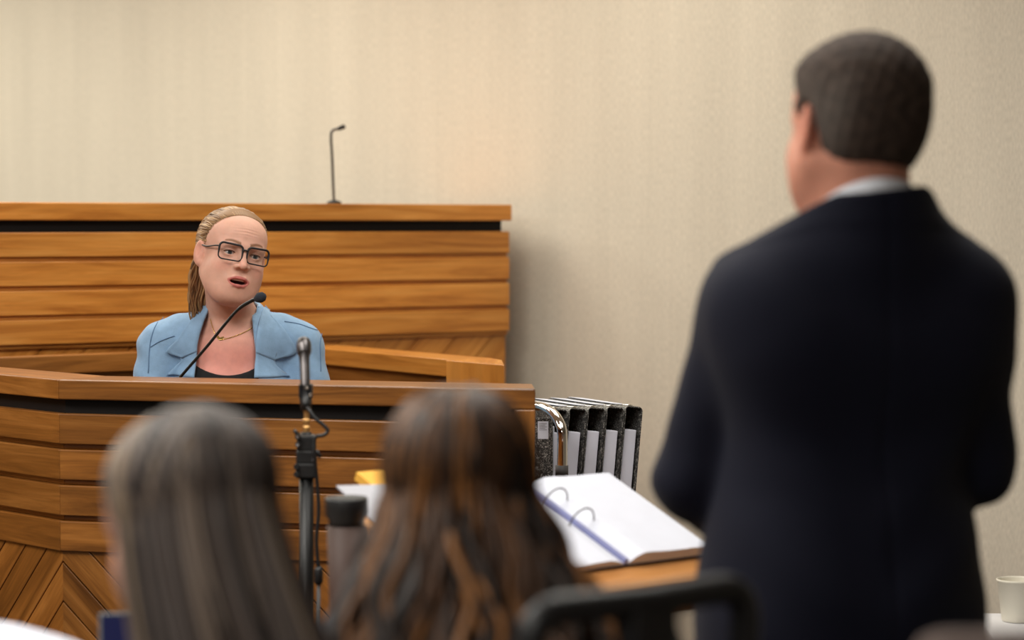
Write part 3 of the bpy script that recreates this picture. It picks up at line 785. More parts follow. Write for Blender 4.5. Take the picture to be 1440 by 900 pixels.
def mesh_sdf(f, xs, ys, zs, B=14):
    """surface nets on a (possibly uneven) grid, evaluated only in blocks near the surface"""
    xs, ys, zs = [np.asarray(a, f32) for a in (xs, ys, zs)]
    nx, ny, nz = len(xs), len(ys), len(zs)
    D = np.full((nx, ny, nz), 1.0, f32)
    blocks = []
    for i in range(0, nx, B):
        for j in range(0, ny, B):
            for k in range(0, nz, B):
                i1, j1, k1 = min(i + B, nx), min(j + B, ny), min(k + B, nz)
                lo = np.array([xs[i], ys[j], zs[k]]); hi = np.array([xs[i1 - 1], ys[j1 - 1], zs[k1 - 1]])
                blocks.append((i, i1, j, j1, k, k1, (lo + hi) / 2, np.linalg.norm(hi - lo) / 2))
    cen = np.array([b[6] for b in blocks], f32); v = f(cen)
    for b, d in zip(blocks, v):
        i, i1, j, j1, k, k1, c, r = b
        if abs(d) > r * 1.7 + .015:
            D[i:i1, j:j1, k:k1] = np.sign(d); continue
        g = np.stack(np.meshgrid(xs[i:i1], ys[j:j1], zs[k:k1], indexing='ij'), -1)
        D[i:i1, j:j1, k:k1] = f(g.reshape(-1, 3)).reshape(g.shape[:3])
    S = D < 0
    c8 = [(a, b, c) for a in (0, 1) for b in (0, 1) for c in (0, 1)]
    cnt = np.zeros((nx - 1, ny - 1, nz - 1), np.int8)
    for a, b, c in c8: cnt += S[a:nx - 1 + a, b:ny - 1 + b, c:nz - 1 + c]
    act = (cnt > 0) & (cnt < 8); I = np.argwhere(act)
    idx = np.full(act.shape, -1, np.int32); idx[act] = np.arange(len(I))
    acc = np.zeros((len(I), 3)); num = np.zeros(len(I))
    co = lambda I, o: np.stack([xs[I[:, 0] + o[0]], ys[I[:, 1] + o[1]], zs[I[:, 2] + o[2]]], -1)
    for a in c8:
        for ax in range(3):
            if a[ax]: continue
            b = list(a); b[ax] = 1
            da = D[I[:, 0] + a[0], I[:, 1] + a[1], I[:, 2] + a[2]]; db = D[I[:, 0] + b[0], I[:, 1] + b[1], I[:, 2] + b[2]]
            m = (da < 0) != (db < 0)
            t = np.where(m, da / np.where(m, da - db, 1), 0)
            pt = co(I, a) + (co(I, b) - co(I, a)) * t[:, None]
            acc += pt * m[:, None]; num += m
    Vt = acc / num[:, None]
    Fq = []
    for ax in range(3):
        o1, o2 = [(1, 2), (2, 0), (0, 1)][ax]
        sl0 = [slice(None)] * 3; sl1 = [slice(None)] * 3; sl0[ax] = slice(0, -1); sl1[ax] = slice(1, None)
        ch = S[tuple(sl0)] != S[tuple(sl1)]; E = np.argwhere(ch)
        E = E[(E[:, o1] > 0) & (E[:, o2] > 0) & (E[:, o1] < D.shape[o1] - 1) & (E[:, o2] < D.shape[o2] - 1)]
        ins = S[E[:, 0], E[:, 1], E[:, 2]]
        def gi(d1, d2):
            q = E.copy(); q[:, o1] -= d1; q[:, o2] -= d2; return idx[q[:, 0], q[:, 1], q[:, 2]]
        q = np.stack([gi(1, 1), gi(0, 1), gi(0, 0), gi(1, 0)], -1)
        q[~ins] = q[~ins][:, ::-1]; Fq.append(q)
    Fq = np.concatenate(Fq); Fq = Fq[(Fq >= 0).all(1)]
    return Vt, Fq
def steps(*seg):
    """steps(lo, (hi, h), (hi, h) ...) uneven grid line"""
    out = [seg[0]]
    for hi, h in seg[1:]:
        n = max(1, int(round((hi - out[-1]) / h))); out += list(np.linspace(out[-1], hi, n + 1)[1:])
    return out
def sdf_obj(name, f, xs, ys, zs, mat, parent, col=None):
    Vt, Fq = mesh_sdf(f, xs, ys, zs)
    off = np.array(world_of(parent)) if parent is not None else 0
    me = bpy.data.meshes.new(name)
    me.vertices.add(len(Vt)); me.vertices.foreach_set('co', (Vt - off).astype(f32).ravel())
    me.loops.add(len(Fq) * 4); me.loops.foreach_set('vertex_index', Fq.astype(np.int32).ravel())
    me.polygons.add(len(Fq)); me.polygons.foreach_set('loop_start', np.arange(0, len(Fq) * 4, 4, dtype=np.int32))
    me.polygons.foreach_set('use_smooth', np.ones(len(Fq), bool))
    me.update(calc_edges=True); me.validate()
    if col is not None:
        ca = me.color_attributes.new('Col', 'FLOAT_COLOR', 'POINT')
        ca.data.foreach_set('color', col(Vt.astype(f32)).astype(f32).ravel())
    me.materials.append(M[mat]); o = bpy.data.objects.new(name, me); COL.objects.link(o)
    if parent is not None: o.parent = parent
    return o
def ray_to(f, o, d, tmax=.3, t0=0.0):
    """sphere-trace points o along d onto f; returns points"""
    o = np.array(o, f32); d = np.array(d, f32); t = np.full(len(o), t0, f32)
    for _ in range(60):
        v = f(o + d * t[:, None]); t = np.minimum(t + v * .8, tmax)
    return o + d * t[:, None]
def radial(f, c, dirs, offset=0.0, lo=.02, hi=.22):
    """last crossing along rays leaving the point c"""
    c = np.array(c, f32); dirs = np.array(dirs, f32); a = np.full(len(dirs), lo, f32); b = np.full(len(dirs), hi, f32)
    for _ in range(22):
        m = (a + b) / 2; v = f(c + dirs * m[:, None]) - offset; a = np.where(v < 0, m, a); b = np.where(v < 0, b, m)
    return c + dirs * ((a + b) / 2)[:, None]
def rotm(yaw, pitch=0, roll=0):
    """columns = local axes; local +Y is forward, +X the person's right, +Z up"""
    cz, sz = math.cos(yaw), math.sin(yaw); cx, sx = math.cos(pitch), math.sin(pitch); cy, sy = math.cos(roll), math.sin(roll)
    Rz = np.array([[cz, -sz, 0], [sz, cz, 0], [0, 0, 1]]); Rx = np.array([[1, 0, 0], [0, cx, -sx], [0, sx, cx]])
    Ry = np.array([[cy, 0, sy], [0, 1, 0], [-sy, 0, cy]])
    return (Rz @ Rx @ Ry).astype(f32)
def local(f, c, R, s=1.0):
    c = V3(c); return lambda p: f(((p - c) @ R) / s) * s

# ------------------------------------------------------------------ the head, in its own frame (metres, adult)
def head_parts(female=True, mouth_open=0.0, detail=True, ears=True):
    j = 1.0 if female else 1.08
    L = [(ell((0, -.018, .034), (.0735, .0935, .0715)), 0),
         (ell((0, .020, -.022), (.0605 * j, .064, .088)), .04),
         (ell((0, .030, .045), (.058, .048, .045)), .03),
         (ell((0, .050, -.096), (.028 * j, .025, .019)), .035)]
    for s in (-1, 1):
        L.append((cap((s * .053 * j, -.002, -.050), (s * .024 * j, .046, -.093), .016, .017), .04))
        L.append((ell((s * .036, .052, -.034), (.024, .022, .022)), .022))
        L.append((ell((s * .037, .034, -.062), (.022, .027, .030)), .035))
        L.append((cap((s * .012, .0785, .017), (s * .042, .064, .016), .0085, .0085), .016))
    body = uni(L)
    if not detail:
        ears = []
        for s in (-1, 1):
            R = rotm(0, .15, 0) @ np.array([[1, 0, 0], [0, 1, 0], [0, 0, 1]], f32)
            ears.append((ell((s * .078, -.012, -.008), (.0085, .018, .031)), .008))
        def fe(p):
            d = body(p)
            for g, k in ears: d = smin(d, g(p), k)
            d = smin(d, cap((0, .083, .008), (0, .104, -.030), .008, .012)(p), .015)
            return d
        return fe
    def f(p):
        d = body(p)
        d = d + .0007 * np.sin(p[..., 2] * 900 + np.abs(p[..., 0]) * 60) * np.clip(1 - np.abs(p[..., 2] - .052) / .014, 0, 1) * np.clip(1 - np.abs(p[..., 0]) / .04, 0, 1) * (p[..., 1] > .04)
        for s in (-1, 1):                       # sockets, lids
            d = smax(d, -ell((s * .0315, .086, -.001), (.0175, .013, .0105))(p), .012)
            d = smin(d, ell((s * .0315, .0665, -.001), (.0150, .0152, .0138))(p), .005)
            d = smax(d, -ell((s * .0318, .084, -.0015), (.0138, .016, .0044))(p), .0015)
        d = smin(d, cap((0, .082, .010), (0, .1005, -.026), .0062, .0092), .012) if False else smin(d, cap((0, .079, .012), (0, .0990, -.0285), .0062, .0092)(p), .015)
        for s in (-1, 1):
            d = smin(d, ell((s * .0122, .0885, -.0305), (.0075, .0095, .0070))(p), .006)
        for s in (-1, 1):
            d = smax(d, -ell((s * .0062, .0935, -.0365), (.0036, .0055, .0040))(p), .003)
        # muzzle and lips
        d = smin(d, ell((0, .066, -.064), (.027, .021, .021))(p), .02)
        mo = mouth_open
        lip = [cap((0, .0885, -.0575), (s * .0125, .0862, -.0575), .0036, .0034) for s in (-1, 1)] + [cap((s * .0125, .0862, -.0575), (s * .0262, .0750, -.0640 - mo * .1), .0038, .0018) for s in (-1, 1)]
        low = [cap((0, .0870, -.0700 - mo), (s * .0120, .0848, -.0695 - mo), .0042, .0038) for s in (-1, 1)] + [cap((s * .0120, .0848, -.0695 - mo), (s * .0256, .0752, -.0648 - mo * .3), .0036, .0016) for s in (-1, 1)]
        for g in lip + low: d = smin(d, g(p), .0035)
        if mo > 0: d = smax(d, -ell((0, .084, -.0640 - mo * .45), (.0215, .016, .0022 + mo * .66))(p), .002)
        # philtrum, chin dimple, ears
        d = smax(d, -cap((0, .0925, -.044), (0, .0925, -.052), .0022)(p), .004)
        for s in (-1, 1):
            R = np.array([[.94 , s * -.34, 0], [s * .34, .94, 0], [0, 0, 1]], f32)
            e = ell((s * .0790, -.010, -.008), (.0070, .0185, .0300), R)(p)
            e = smin(e, ell((s * .0755, -.004, -.032), (.006, .0085, .009))(p), .006)
            e = smax(e, -ell((s * .0860, -.004, -.002), (.0075, .0105, .0180), R)(p), .004)
            if ears: d = smin(d, e, .006)
        return d
    return f

def lerp(a, b, t): return a + (b - a) * t
def skin_colour(R, c, s, face=True, base=(222, 168, 150), lip=(196, 104, 100), browc=(150, 108, 80), mo=0.0):
    B = np.array(srgb(*base)[:3]); Lp = np.array(srgb(*lip)[:3]); Br = np.array(srgb(*browc)[:3]); Ck = np.array(srgb(min(255, base[0] + 2), base[1] - 26, base[2] - 26)[:3])
    def col(V):
        q = ((V - V3(c)) @ R) / s; C = np.tile(B, (len(V), 1)); g = lambda d, wd: np.clip(1 - d / wd, 0, 1)[:, None]
        for sd in (-1, 1):
            d = np.sqrt(((q[:, 0] - sd * .042) / .022) ** 2 + ((q[:, 1] - .055) / .04) ** 2 + ((q[:, 2] + .034) / .02) ** 2)
            C = lerp(C, Ck, np.clip(1.2 - d, 0, 1)[:, None] * .6)
            d = np.sqrt(((q[:, 0] - sd * .08) / .014) ** 2 + ((q[:, 1] + .01) / .024) ** 2 + ((q[:, 2] + .005) / .034) ** 2)
            C = lerp(C, Ck, np.clip(1.5 - d, 0, 1)[:, None] * .45)
            if face:   # eyebrow
                t = np.clip((sd * q[:, 0] - .010) / .036, 0, 1)
                zc = .0205 + .0065 * np.sin(t * 2.3)
                hw = .0042 * (1 - .55 * t)
                m = (np.abs(q[:, 2] - zc) < hw * 1.5) & (sd * q[:, 0] > .011) & (sd * q[:, 0] < .047) & (q[:, 1] > .045)
                k = np.clip(1.5 - np.abs(q[:, 2] - zc) / hw, 0, 1) * m
                C = lerp(C, Br, (k * .92)[:, None])
        d = np.sqrt((q[:, 0] / .016) ** 2 + ((q[:, 1] - .1) / .018) ** 2 + ((q[:, 2] + .028) / .013) ** 2)
        C = lerp(C, Ck, np.clip(1.2 - d, 0, 1)[:, None] * .3)
        if face:
            ax = np.abs(q[:, 0]) / .0270; front = q[:, 1] > .068
            zu = -.0520 - .0095 * ax ** 2; zl = -.0762 - mo + (.0105 + mo * .6) * ax ** 2.4
            m = front & (ax < 1) & (q[:, 2] < zu) & (q[:, 2] > zl)
            e = np.clip(np.minimum(zu - q[:, 2], q[:, 2] - zl) / .0018, 0, 1) * m
            C = lerp(C, Lp, e[:, None] * .82)
            # inside of the mouth
            inn = m & (q[:, 1] < .0800 - ax * .006) & (q[:, 2] < -.060) & (q[:, 2] > -.068 - mo) & (ax < .85)
            C = np.where(inn[:, None], np.array(srgb(70, 26, 26)[:3]), C)
        out = np.ones((len(V), 4)); out[:, :3] = C; return out
    return col

def hand(parts, wrist, fdir, up, side, s=1.0, curl=.5):
    """five-fingered hand: fdir towards the fingers, up = back of hand, side=+1 thumb on cross(fdir, up) side"""
    w_ = np.array(wrist, float); f_ = unit(fdir); u_ = unit(np.array(up) - f_ * np.dot(up, f_)); t_ = np.cross(f_, u_) * side
    K = .8 * s
    for k, (off, ln) in enumerate(((.032, .072), (.011, .080), (-.010, .075), (-.030, .060))):
        base = w_ + f_ * .095 * s + t_ * off * s
        parts.append((cap(w_ + f_ * .01 + t_ * off * .5 * s, base, .017 * s, .0125 * s), .012))
        d = f_.copy(); p = base; seg = ln * s
        for n, fr_ in enumerate((.44, .32, .26)):
            a = curl * (.5 + n * .45); d2 = unit(f_ * math.cos(a) - u_ * math.sin(a)); q = p + d2 * seg * fr_
            parts.append((cap(p, q, (.0095 - n * .0008) * s, (.0088 - n * .0009) * s), .003)); p = q
    b = w_ + f_ * .03 * s + t_ * .030 * s; d1 = unit(f_ * .65 + t_ * .7 - u_ * .25); q = b + d1 * .042 * s
    parts.append((cap(w_ + f_ * .015 * s + t_ * .01 * s, b, .016 * s, .014 * s), .012)); parts.append((cap(b, q, .0135 * s, .0115 * s), .006))
    d2 = unit(f_ * .9 + t_ * .25 - u_ * .3 * (1 + curl)); parts.append((cap(q, q + d2 * .034 * s, .011 * s, .0085 * s), .003))

# ------------------------------------------------------------------ hair locks
def locks(name, paths, radii, cols, parent, sides=5, flat=.6, mat='hair'):
    """paths (m,n,3): every lock a tapered tube; joined as one head of hair"""
    paths = np.asarray(paths, float); m, n, _ = paths.shape
    T = np.gradient(paths, axis=1); T /= np.linalg.norm(T, axis=2, keepdims=True) + 1e-9
    ref = np.zeros_like(T); ref[..., 1] = 1; ref[..., 0] = .3
    U = np.cross(T, ref); U /= np.linalg.norm(U, axis=2, keepdims=True) + 1e-9; W = np.cross(T, U)
    ang = np.linspace(0, 2 * math.pi, sides, endpoint=False)
    R = np.asarray(radii)[:, :, None, None]
    ring = paths[:, :, None, :] + R * (np.cos(ang)[None, None, :, None] * U[:, :, None, :] + flat * np.sin(ang)[None, None, :, None] * W[:, :, None, :])
    Vt = ring.reshape(-1, 3)
    i = np.arange(m)[:, None, None] * n * sides; j = np.arange(n - 1)[None, :, None] * sides; k = np.arange(sides)[None, None, :]; k2 = (k + 1) % sides
    Fq = np.stack([i + j + k, i + j + k2, i + j + sides + k2, i + j + sides + k], -1).reshape(-1, 4)
    off = np.array(world_of(parent))
    me = bpy.data.meshes.new(name); me.vertices.add(len(Vt)); me.vertices.foreach_set('co', (Vt - off).astype(f32).ravel())
    me.loops.add(len(Fq) * 4); me.loops.foreach_set('vertex_index', Fq.astype(np.int32).ravel())
    me.polygons.add(len(Fq)); me.polygons.foreach_set('loop_start', np.arange(0, len(Fq) * 4, 4, dtype=np.int32))
    me.polygons.foreach_set('use_smooth', np.ones(len(Fq), bool)); me.update(calc_edges=True); me.validate()
    ca = me.color_attributes.new('Col', 'FLOAT_COLOR', 'POINT')
    C = np.ones((m, n, sides, 4)); C[..., :3] = np.asarray(cols)[:, :, None, :] if np.asarray(cols).ndim == 3 else np.asarray(cols)[:, None, None, :]
    ca.data.foreach_set('color', C.astype(f32).ravel())
    me.materials.append(M[mat]); o = bpy.data.objects.new(name, me); COL.objects.link(o); o.parent = parent
    return o
def slerp(a, b, t):
    a = np.asarray(a, float); b = np.asarray(b, float); w_ = math.acos(np.clip(np.dot(a, b), -1, 1)) + 1e-6
    return (np.sin((1 - t) * w_)[:, None] * a + np.sin(t * w_)[:, None] * b) / math.sin(w_)
lin = lambda c: np.array(srgb(*c)[:3])
# ================================================================== the witness
wx, wy = -.660, 5.76
HC = np.array(P(327, 358.5, 5.74)); HR = rotm(math.pi + math.radians(24), math.radians(2), math.radians(-11)); HS = 1.0
MO = .0055
hd = head_parts(True, MO)
head = local(hd, HC, HR, HS)
sz = P(300, 455, 5.8).z                      # shoulder line
cx = P(323, 500, 5.8).x; wyb = 5.83          # trunk centre
seat = .60
BR = rotm(math.pi + math.radians(8))
def wl(x, y, z): return np.array([cx, wyb, 0]) + BR @ V3((x, y, 0)) + np.array([0, 0, z])     # person frame: +x her right
neck_top = HC + HR @ V3((0, -.018, -.055)) * HS
trunk = [(cap(wl(0, -.005, sz - .075), wl(0, -.01, sz - .22), .095, .100), 0),
         (cap(wl(-.115, -.01, sz - .045), wl(.115, -.01, sz - .045), .050), .06),
         (cap(wl(0, -.01, sz - .2), wl(0, -.01, seat + .10), .100, .125), .08),
         (ell(wl(.06, .055, sz - .20), (.068, .06, .07)), .05), (ell(wl(-.06, .055, sz - .20), (.068, .06, .07)), .05)]
sh = [wl(.165, -.01, sz - .055), wl(-.165, -.01, sz - .055)]
elb = [wl(.215, .05, sz - .33), wl(-.215, .05, sz - .33)]
wr = [wl(.12, .26, sz - .36), wl(-.12, .26, sz - .36)]
neck = [(cap(neck_top, wl(0, -.005, sz + .005), .0535, .056), .02), (cap(wl(0, -.02, sz + .01), wl(0, -.012, sz - .05), .056, .085), .04)]
arms = []
for s in (0, 1):
    arms += [(cap(sh[s], elb[s], .046, .040), .04), (cap(elb[s], wr[s], .040, .026), .02)]
legs = []
for s, q in ((1, .09), (-1, .09)):
    hip = wl(s * .09, -.01, seat + .08); kn = wl(s * .10, .40, seat + .06); an = wl(s * .10, .38, .30)
    legs += [(cap(hip, kn, .085, .058), .05), (cap(kn, an, .054, .036), .02), (cap(an, an + BR @ V3((0, .14, -.04)), .036, .028), .02)]
hands = []
for s in (0, 1): hand(hands, wr[s], BR @ V3((0, 1, -.12)), (0, 0, 1), 1 if s == 1 else -1, .92)
skin_body = uni(trunk + neck + arms + hands + legs)
def wit(p):
    return smin(skin_body(p), head(p), .022)
root = Vector((cx, wyb + .0, .22))
wp = thing('person', root, 'woman with pulled-back blond hair, dark-framed glasses and light blue jacket speaking in the witness box', 'person')
colw = skin_colour(HR, HC, HS, True, (222, 172, 152), (190, 98, 96), (140, 98, 70), MO)
def colw2(Vt):
    C = colw(Vt); chest = np.clip((sz + .01 - Vt[:, 2]) / .08, 0, 1)[:, None]
    C[:, :3] = lerp(C[:, :3], lin((230, 156, 144)), chest * .85); return C
hx_, hy_, hz_ = HC
sdf_obj('body', wit, steps(cx - .34, (hx_ - .10, .006), (hx_ + .11, .0019), (cx + .34, .006)),
        steps(wyb - .62, (hy_ - .13, .012), (hy_ + .03, .0019), (wyb + .2, .005)),
        steps(.2, (sz - .16, .008), (hz_ - .13, .004), (hz_ + .125, .0019)), 'skin', wp, colw2)
# eyes
def eye(parent, c, R, s, x, look, iris=(62, 70, 76)):
    ctr = np.array(c) + R @ V3((x, .0665, -.0015)) * s; r = .0128 * s
    lk = unit(look); n1, n2 = 34, 34; vs = []; cs = []
    up = np.array((0, 0, 1.)); a_ = unit(np.cross(lk, up)); b_ = np.cross(a_, lk)
    for i in range(n1):
        th = math.pi * .62 * i / (n1 - 1)
        for k in range(n2):
            ph = 2 * math.pi * k / n2; d = lk * math.cos(th) + (a_ * math.cos(ph) + b_ * math.sin(ph)) * math.sin(th)
            vs.append(ctr + d * r); cs.append((*(lin((16, 14, 14)) if th < .17 else lin(iris) if th < .42 else lin((200, 186, 180))), 1))
    fs = [(i * n2 + k, i * n2 + (k + 1) % n2, (i + 1) * n2 + (k + 1) % n2, (i + 1) * n2 + k) for i in range(n1 - 1) for k in range(n2)]
    mb = MB(); mb.v = [tuple(q) for q in vs]; mb.f = [list(f) for f in fs]; mb.uv = [[(0, 0)] * 4] * len(fs); mb.c = cs; mb.usecol = True
    return mb.build('eye', 'eye', parent, smooth=True)
look = HR @ V3((-.02, 1, .02))
for s in (-1, 1): eye(wp, HC, HR, HS, s * .0315, look)
def hl(x, y, z): return HC + HR @ V3((x, y, z)) * HS
# lashes along both upper lids
for s in (-1, 1):
    mb = MB(); pts = []
    for k in range(11):
        a_ = math.pi * (.06 + .88 * k / 10); o_ = hl(s * .0318 + .0142 * math.cos(a_), .12, -.0016 + .0052 * math.sin(a_)); pts.append(o_)
    pts = ray_to(head, np.array(pts), np.tile(HR @ V3((0, -1, 0)), (11, 1)), .08)
    mb.tube([Vector(q) + Vector(HR @ V3((0, .0006, 0))) for q in pts], [.0004, .0007, .0009, .001, .001, .001, .001, .001, .0009, .0007, .0004], 6)
    mb.build('eyelashes', plain('lash_brown', srgb(70, 44, 34), .8), wp, smooth=True)
# upper teeth
mb = MB(); tp_ = [hl(.017 * math.sin(a), .0655 + .0165 * math.cos(a), -.0615) for a in np.linspace(-1.1, 1.1, 15)]
mb.tube([Vector(q) for q in tp_], .0027, 8); mb.build('teeth', plain('teeth', srgb(226, 214, 200), .3), wp, smooth=True)
# glasses
gl = []
def rrect(cx_, cz_, w_, h_, r, n=6):
    pts = []
    for (sx, sz_, a0) in ((1, 1, 0), (-1, 1, 1.571), (-1, -1, 3.1416), (1, -1, 4.712)):
        for a in np.linspace(a0, a0 + 1.571, n): pts.append((cx_ + sx * (w_ - r) + r * math.cos(a), cz_ + sz_ * (h_ - r) + r * math.sin(a)))
    return pts
lens_y = lambda x: .0965 - 2.6 * x * x
gmb = MB()
for s in (-1, 1):
    pr_ = [(x_ * (1.0), z_) for x_, z_ in rrect(s * .0335, -.0015, .0275, .0185, .010)]
    pr_ = [(x_, z_ + (.0015 if z_ > 0 else 0) * abs(x_) / .05) for x_, z_ in pr_]
    loop = [Vector(hl(x_, lens_y(x_), z_)) for x_, z_ in pr_]; loop.append(loop[0])
    gmb.tube(loop, [.0017 if (HC[2] - 0) and (pr_[i % len(pr_)][1] < 0) else .0026 for i in range(len(loop))], 8, caps=False)
gmb.tube([Vector(hl(x_, lens_y(x_) + .001, .0065 + .002 * math.cos(x_ * 200))) for x_ in (-.0075, -.003, 0, .003, .0075)], .002, 8)
gf = gmb.build('glasses', 'frames', wp, smooth=True)
gf['label'] = 'dark rectangular spectacles'
for s in (-1, 1):
    mb = MB(); mb.tube(catmull([hl(s * .060, lens_y(.060), .009), hl(s * .067, .070, .0085), hl(s * .0745, .03, .006), hl(s * .0775, -.004, .009), hl(s * .078, -.022, -.006)], 5), .0019, 8)
    mb.build('temple_arm', 'frames', gf, smooth=True, local=False)
for s in (-1, 1):
    pr_ = rrect(s * .0335, -.0015, .027, .018, .010)
    vs = [Vector(hl(x_, lens_y(x_), z_)) for x_, z_ in pr_]; n = len(vs)
    mb = MB(); c_ = Vector(hl(s * .0335, lens_y(.0335) + .0002, -.0015)); bk = Vector(HR @ V3((0, -.0012, 0)))
    mb.add(vs + [v + bk for v in vs] + [c_, c_ + bk], [(i, (i + 1) % n, 2 * n) for i in range(n)] + [(n + (i + 1) % n, n + i, 2 * n + 1) for i in range(n)] + [((i + 1) % n, i, n + i, n + (i + 1) % n) for i in range(n)])
    mb.build('lens', 'lens', gf, smooth=False)
# hair: cap swept back from the hairline, then falling behind the neck
def cap_region(q):
    """positive where hair grows (head frame)"""
    x, y, z = q[..., 0], q[..., 1], q[..., 2]
    yh = np.where(z > .02, .058 - 14 * np.maximum(z - .075, 0) * 0 - (np.abs(x) / .074) ** 3 * .024 - np.maximum(.088 - z, 0) * .42, np.where(z > .02, 0, .026 - np.maximum(.02 - z, 0) * 1.0))
    return yh - y
cran = uni([(ell((0, -.018, .034), (.0735, .0935, .0715)), 0), (ell((0, .030, .045), (.058, .048, .045)), .03), (ell((0, -.03, -.02), (.060, .065, .06)), .03)])
def haircap(p):
    q = ((p - V3(HC)) @ HR) / HS
    d = cran(q) - (.0015 + .0055 * np.clip(cap_region(q) / .03, 0, 1))
    d = smax(d, -cap_region(q), .006)
    d = smax(d, -(q[..., 2] + .055), .01)
    # ears stay free
    for s in (-1, 1): d = smax(d, -ell((s * .080, -.004, -.012), (.026, .023, .040))(q), .006)
    return d
blond = [lin(c) for c in ((176, 138, 96), (148, 110, 74), (200, 164, 122), (122, 90, 62), (162, 124, 84))]
def cb(Vt):
    C = np.ones((len(Vt), 4)); C[:, :3] = lin((140, 104, 70)); return C
sdf_obj('hair_cap', haircap, np.arange(hx_ - .11, hx_ + .11, .003), np.arange(hy_ - .13, hy_ + .13, .003), np.arange(hz_ - .09, hz_ + .13, .003), 'hair', wp, cb)
paths, rad, cols = [], [], []
hh = local(uni([(cran, 0)]), HC, HR, HS)
NL = 420
for i in range(NL):
    ph = math.radians(-106 + 212 * (i + rng.uniform(-.4, .4)) / NL); x_ = .0735 * math.sin(ph) ; z_ = .022 + .083 * math.cos(ph)
    y_ = float(cap_region(np.array([[x_, 0, z_]]))[0]) + rng.uniform(-.001, .008)
    d0 = unit(np.array((x_, y_ + .012, z_ - .02))); end = unit((x_ * 3.0 * rng.uniform(.6, 1), -1, .10 + rng.uniform(-.25, .2)))
    t = np.linspace(0, 1, 15); dl = slerp(d0, end, t); dw = dl @ HR.T
    pts = radial(local(uni([(cran, 0)]), HC, HR, HS), hl(0, -.012, .02), dw, .0) 
    lift = .0014 + rng.uniform(-.0004, .0014) + .0080 * np.sin(np.clip(t * 2.4, 0, 1.57)) + .0016 * math.sin(i * .8) * np.sin(t * 3.1)
    pts = pts + dw * lift[:, None]
    paths.append(pts); r_ = np.full(15, .0021); r_[0] = .0003; r_[1] = .0009; r_[2] = .0015; r_[-1] = .001; rad.append(r_ * rng.uniform(.8, 1.3))
    cols.append(blond[(i // 3 + rng.integers(2)) % 5] * rng.uniform(.7, 1.1))
locks('hair', paths, rad, cols, wp)
paths, rad, cols = [], [], []
for i in range(240):
    a = rng.uniform(-1, 1); x0_ = .066 * a; t = np.linspace(0, 1, 16); b = rng.uniform(0, 1)
    ln = rng.uniform(.15, .20)
    st_ = hl(x0_ * 1.05, -.040 - .05 * b * (1 - a * a) , .015 - .02 * b)
    dn = np.array((0, 0, -1.))
    side = HR @ V3((1, 0, 0)); back = HR @ V3((0, -1, 0))
    wob = .010 * np.sin(t * 11 + (i % 7) * .9)
    pts = st_ + t[:, None] * ln * dn + (side * (.016 * np.sin(t * 2.6)[:, None] * (1 if a > 0 else -.3) + .004 * t[:, None])) + back[None] * (.03 * t)[:, None] + side[None] * wob[:, None] * .5 + back[None] * (.012 * np.sin(t * 3.0) - .022 * t ** 2 * 0)[:, None]
    paths.append(pts); r_ = .0045 * np.sin(np.clip(.25 + t * 2.9, 0, 3.0)); rad.append(np.maximum(r_, .0008)); cols.append(blond[rng.integers(5)] * rng.uniform(.55, .95))
locks('hair', paths, rad, cols, wp)
# black top with scooped neck
def chestf(p): return smin(uni(trunk)(p), uni(neck)(p), .03)
nk_z = sz - P(300, 455, 5.75).z + P(305, 527, 5.72).z
def topf(p):
    q = (p - V3((cx, wyb, 0))) @ BR
    d = chestf(p) - .005
    xo = q[..., 0] + (-.01)
    line = nk_z + 3.9 * (xo) ** 2 + .25 * np.maximum(-xo, 0) * 0
    d = smax(d, (p[..., 2] - line) * .8, .004)
    return smax(d, -(p[..., 2] - (seat + .05)), .01)
sdf_obj('black_top', topf, np.arange(cx - .26, cx + .26, .005), np.arange(wyb - .2, wyb + .2, .005), np.arange(seat, sz + .06, .005), 'black_cloth', wp)
sdf_obj('trousers', lambda p: smax(uni([(cap(wl(-.06, -.01, seat + .11), wl(.06, -.01, seat + .11), .115), 0)] + legs)(p) - .012, (p[..., 2] - (seat + .17)), .01),
        np.arange(cx - .26, cx + .26, .012), np.arange(wyb - .65, wyb + .2, .012), np.arange(.24, seat + .22, .012), 'charcoal', wp)
# jacket
jk = [(g, k) for g, k in trunk]
pad = [(cap(wl(.125, -.012, sz - .028), wl(.178, -.012, sz - .050), .040, .040), .04), (cap(wl(-.125, -.012, sz - .028), wl(-.178, -.012, sz - .050), .040, .040), .04)]
slv = []
for s, e in ((0, .012), (1, .012)):
    slv += [(cap(sh[s], elb[s], .054, .052), .03), (cap(elb[s], wr[s], .052, .040), .02)]
jbody = uni(jk + [(cap(wl(0, -.02, sz + .012), wl(0, -.012, sz - .03), .064, .088), .03)])
slf = uni(slv)
def jacket_out(p):
    d = jbody(p) - .014
    d = smin(d, uni(pad)(p), .03)
    d = smin(d, slf(p) - .002, .02)
    fold = .0016 * np.sin(p[..., 2] * 95 + p[..., 0] * 60) * np.clip(np.abs(((p - V3((cx, wyb, 0))) @ BR)[..., 0]) * 8 - .8, 0, 1)
    return d + fold
def open_half(z):      # half-width of the opening by height
    return np.clip(.070 - (z - (sz - .03)) * .10, .055, .085)
def jacket(p):
    q = (p - V3((cx, wyb, 0))) @ BR
    d = jacket_out(p)
    d = smax(d, -(chestf(p) - .004), .003)
    d = smax(d, -(slf(p) + .010), .003) if False else d
    xo = q[..., 0] - .018
    cut = np.maximum(np.abs(xo) - open_half(p[..., 2]), -(q[..., 1] + .025))
    cut = np.maximum(cut, -(p[..., 2] - (seat + .05)))
    d = smax(d, -cut, .004)
    d = smax(d, p[..., 2] - (sz + .045 + np.clip(-q[..., 1], 0, .1) * .25), .006)       # collar height
    return smax(d, -(p[..., 2] - (seat + .02)), .01)
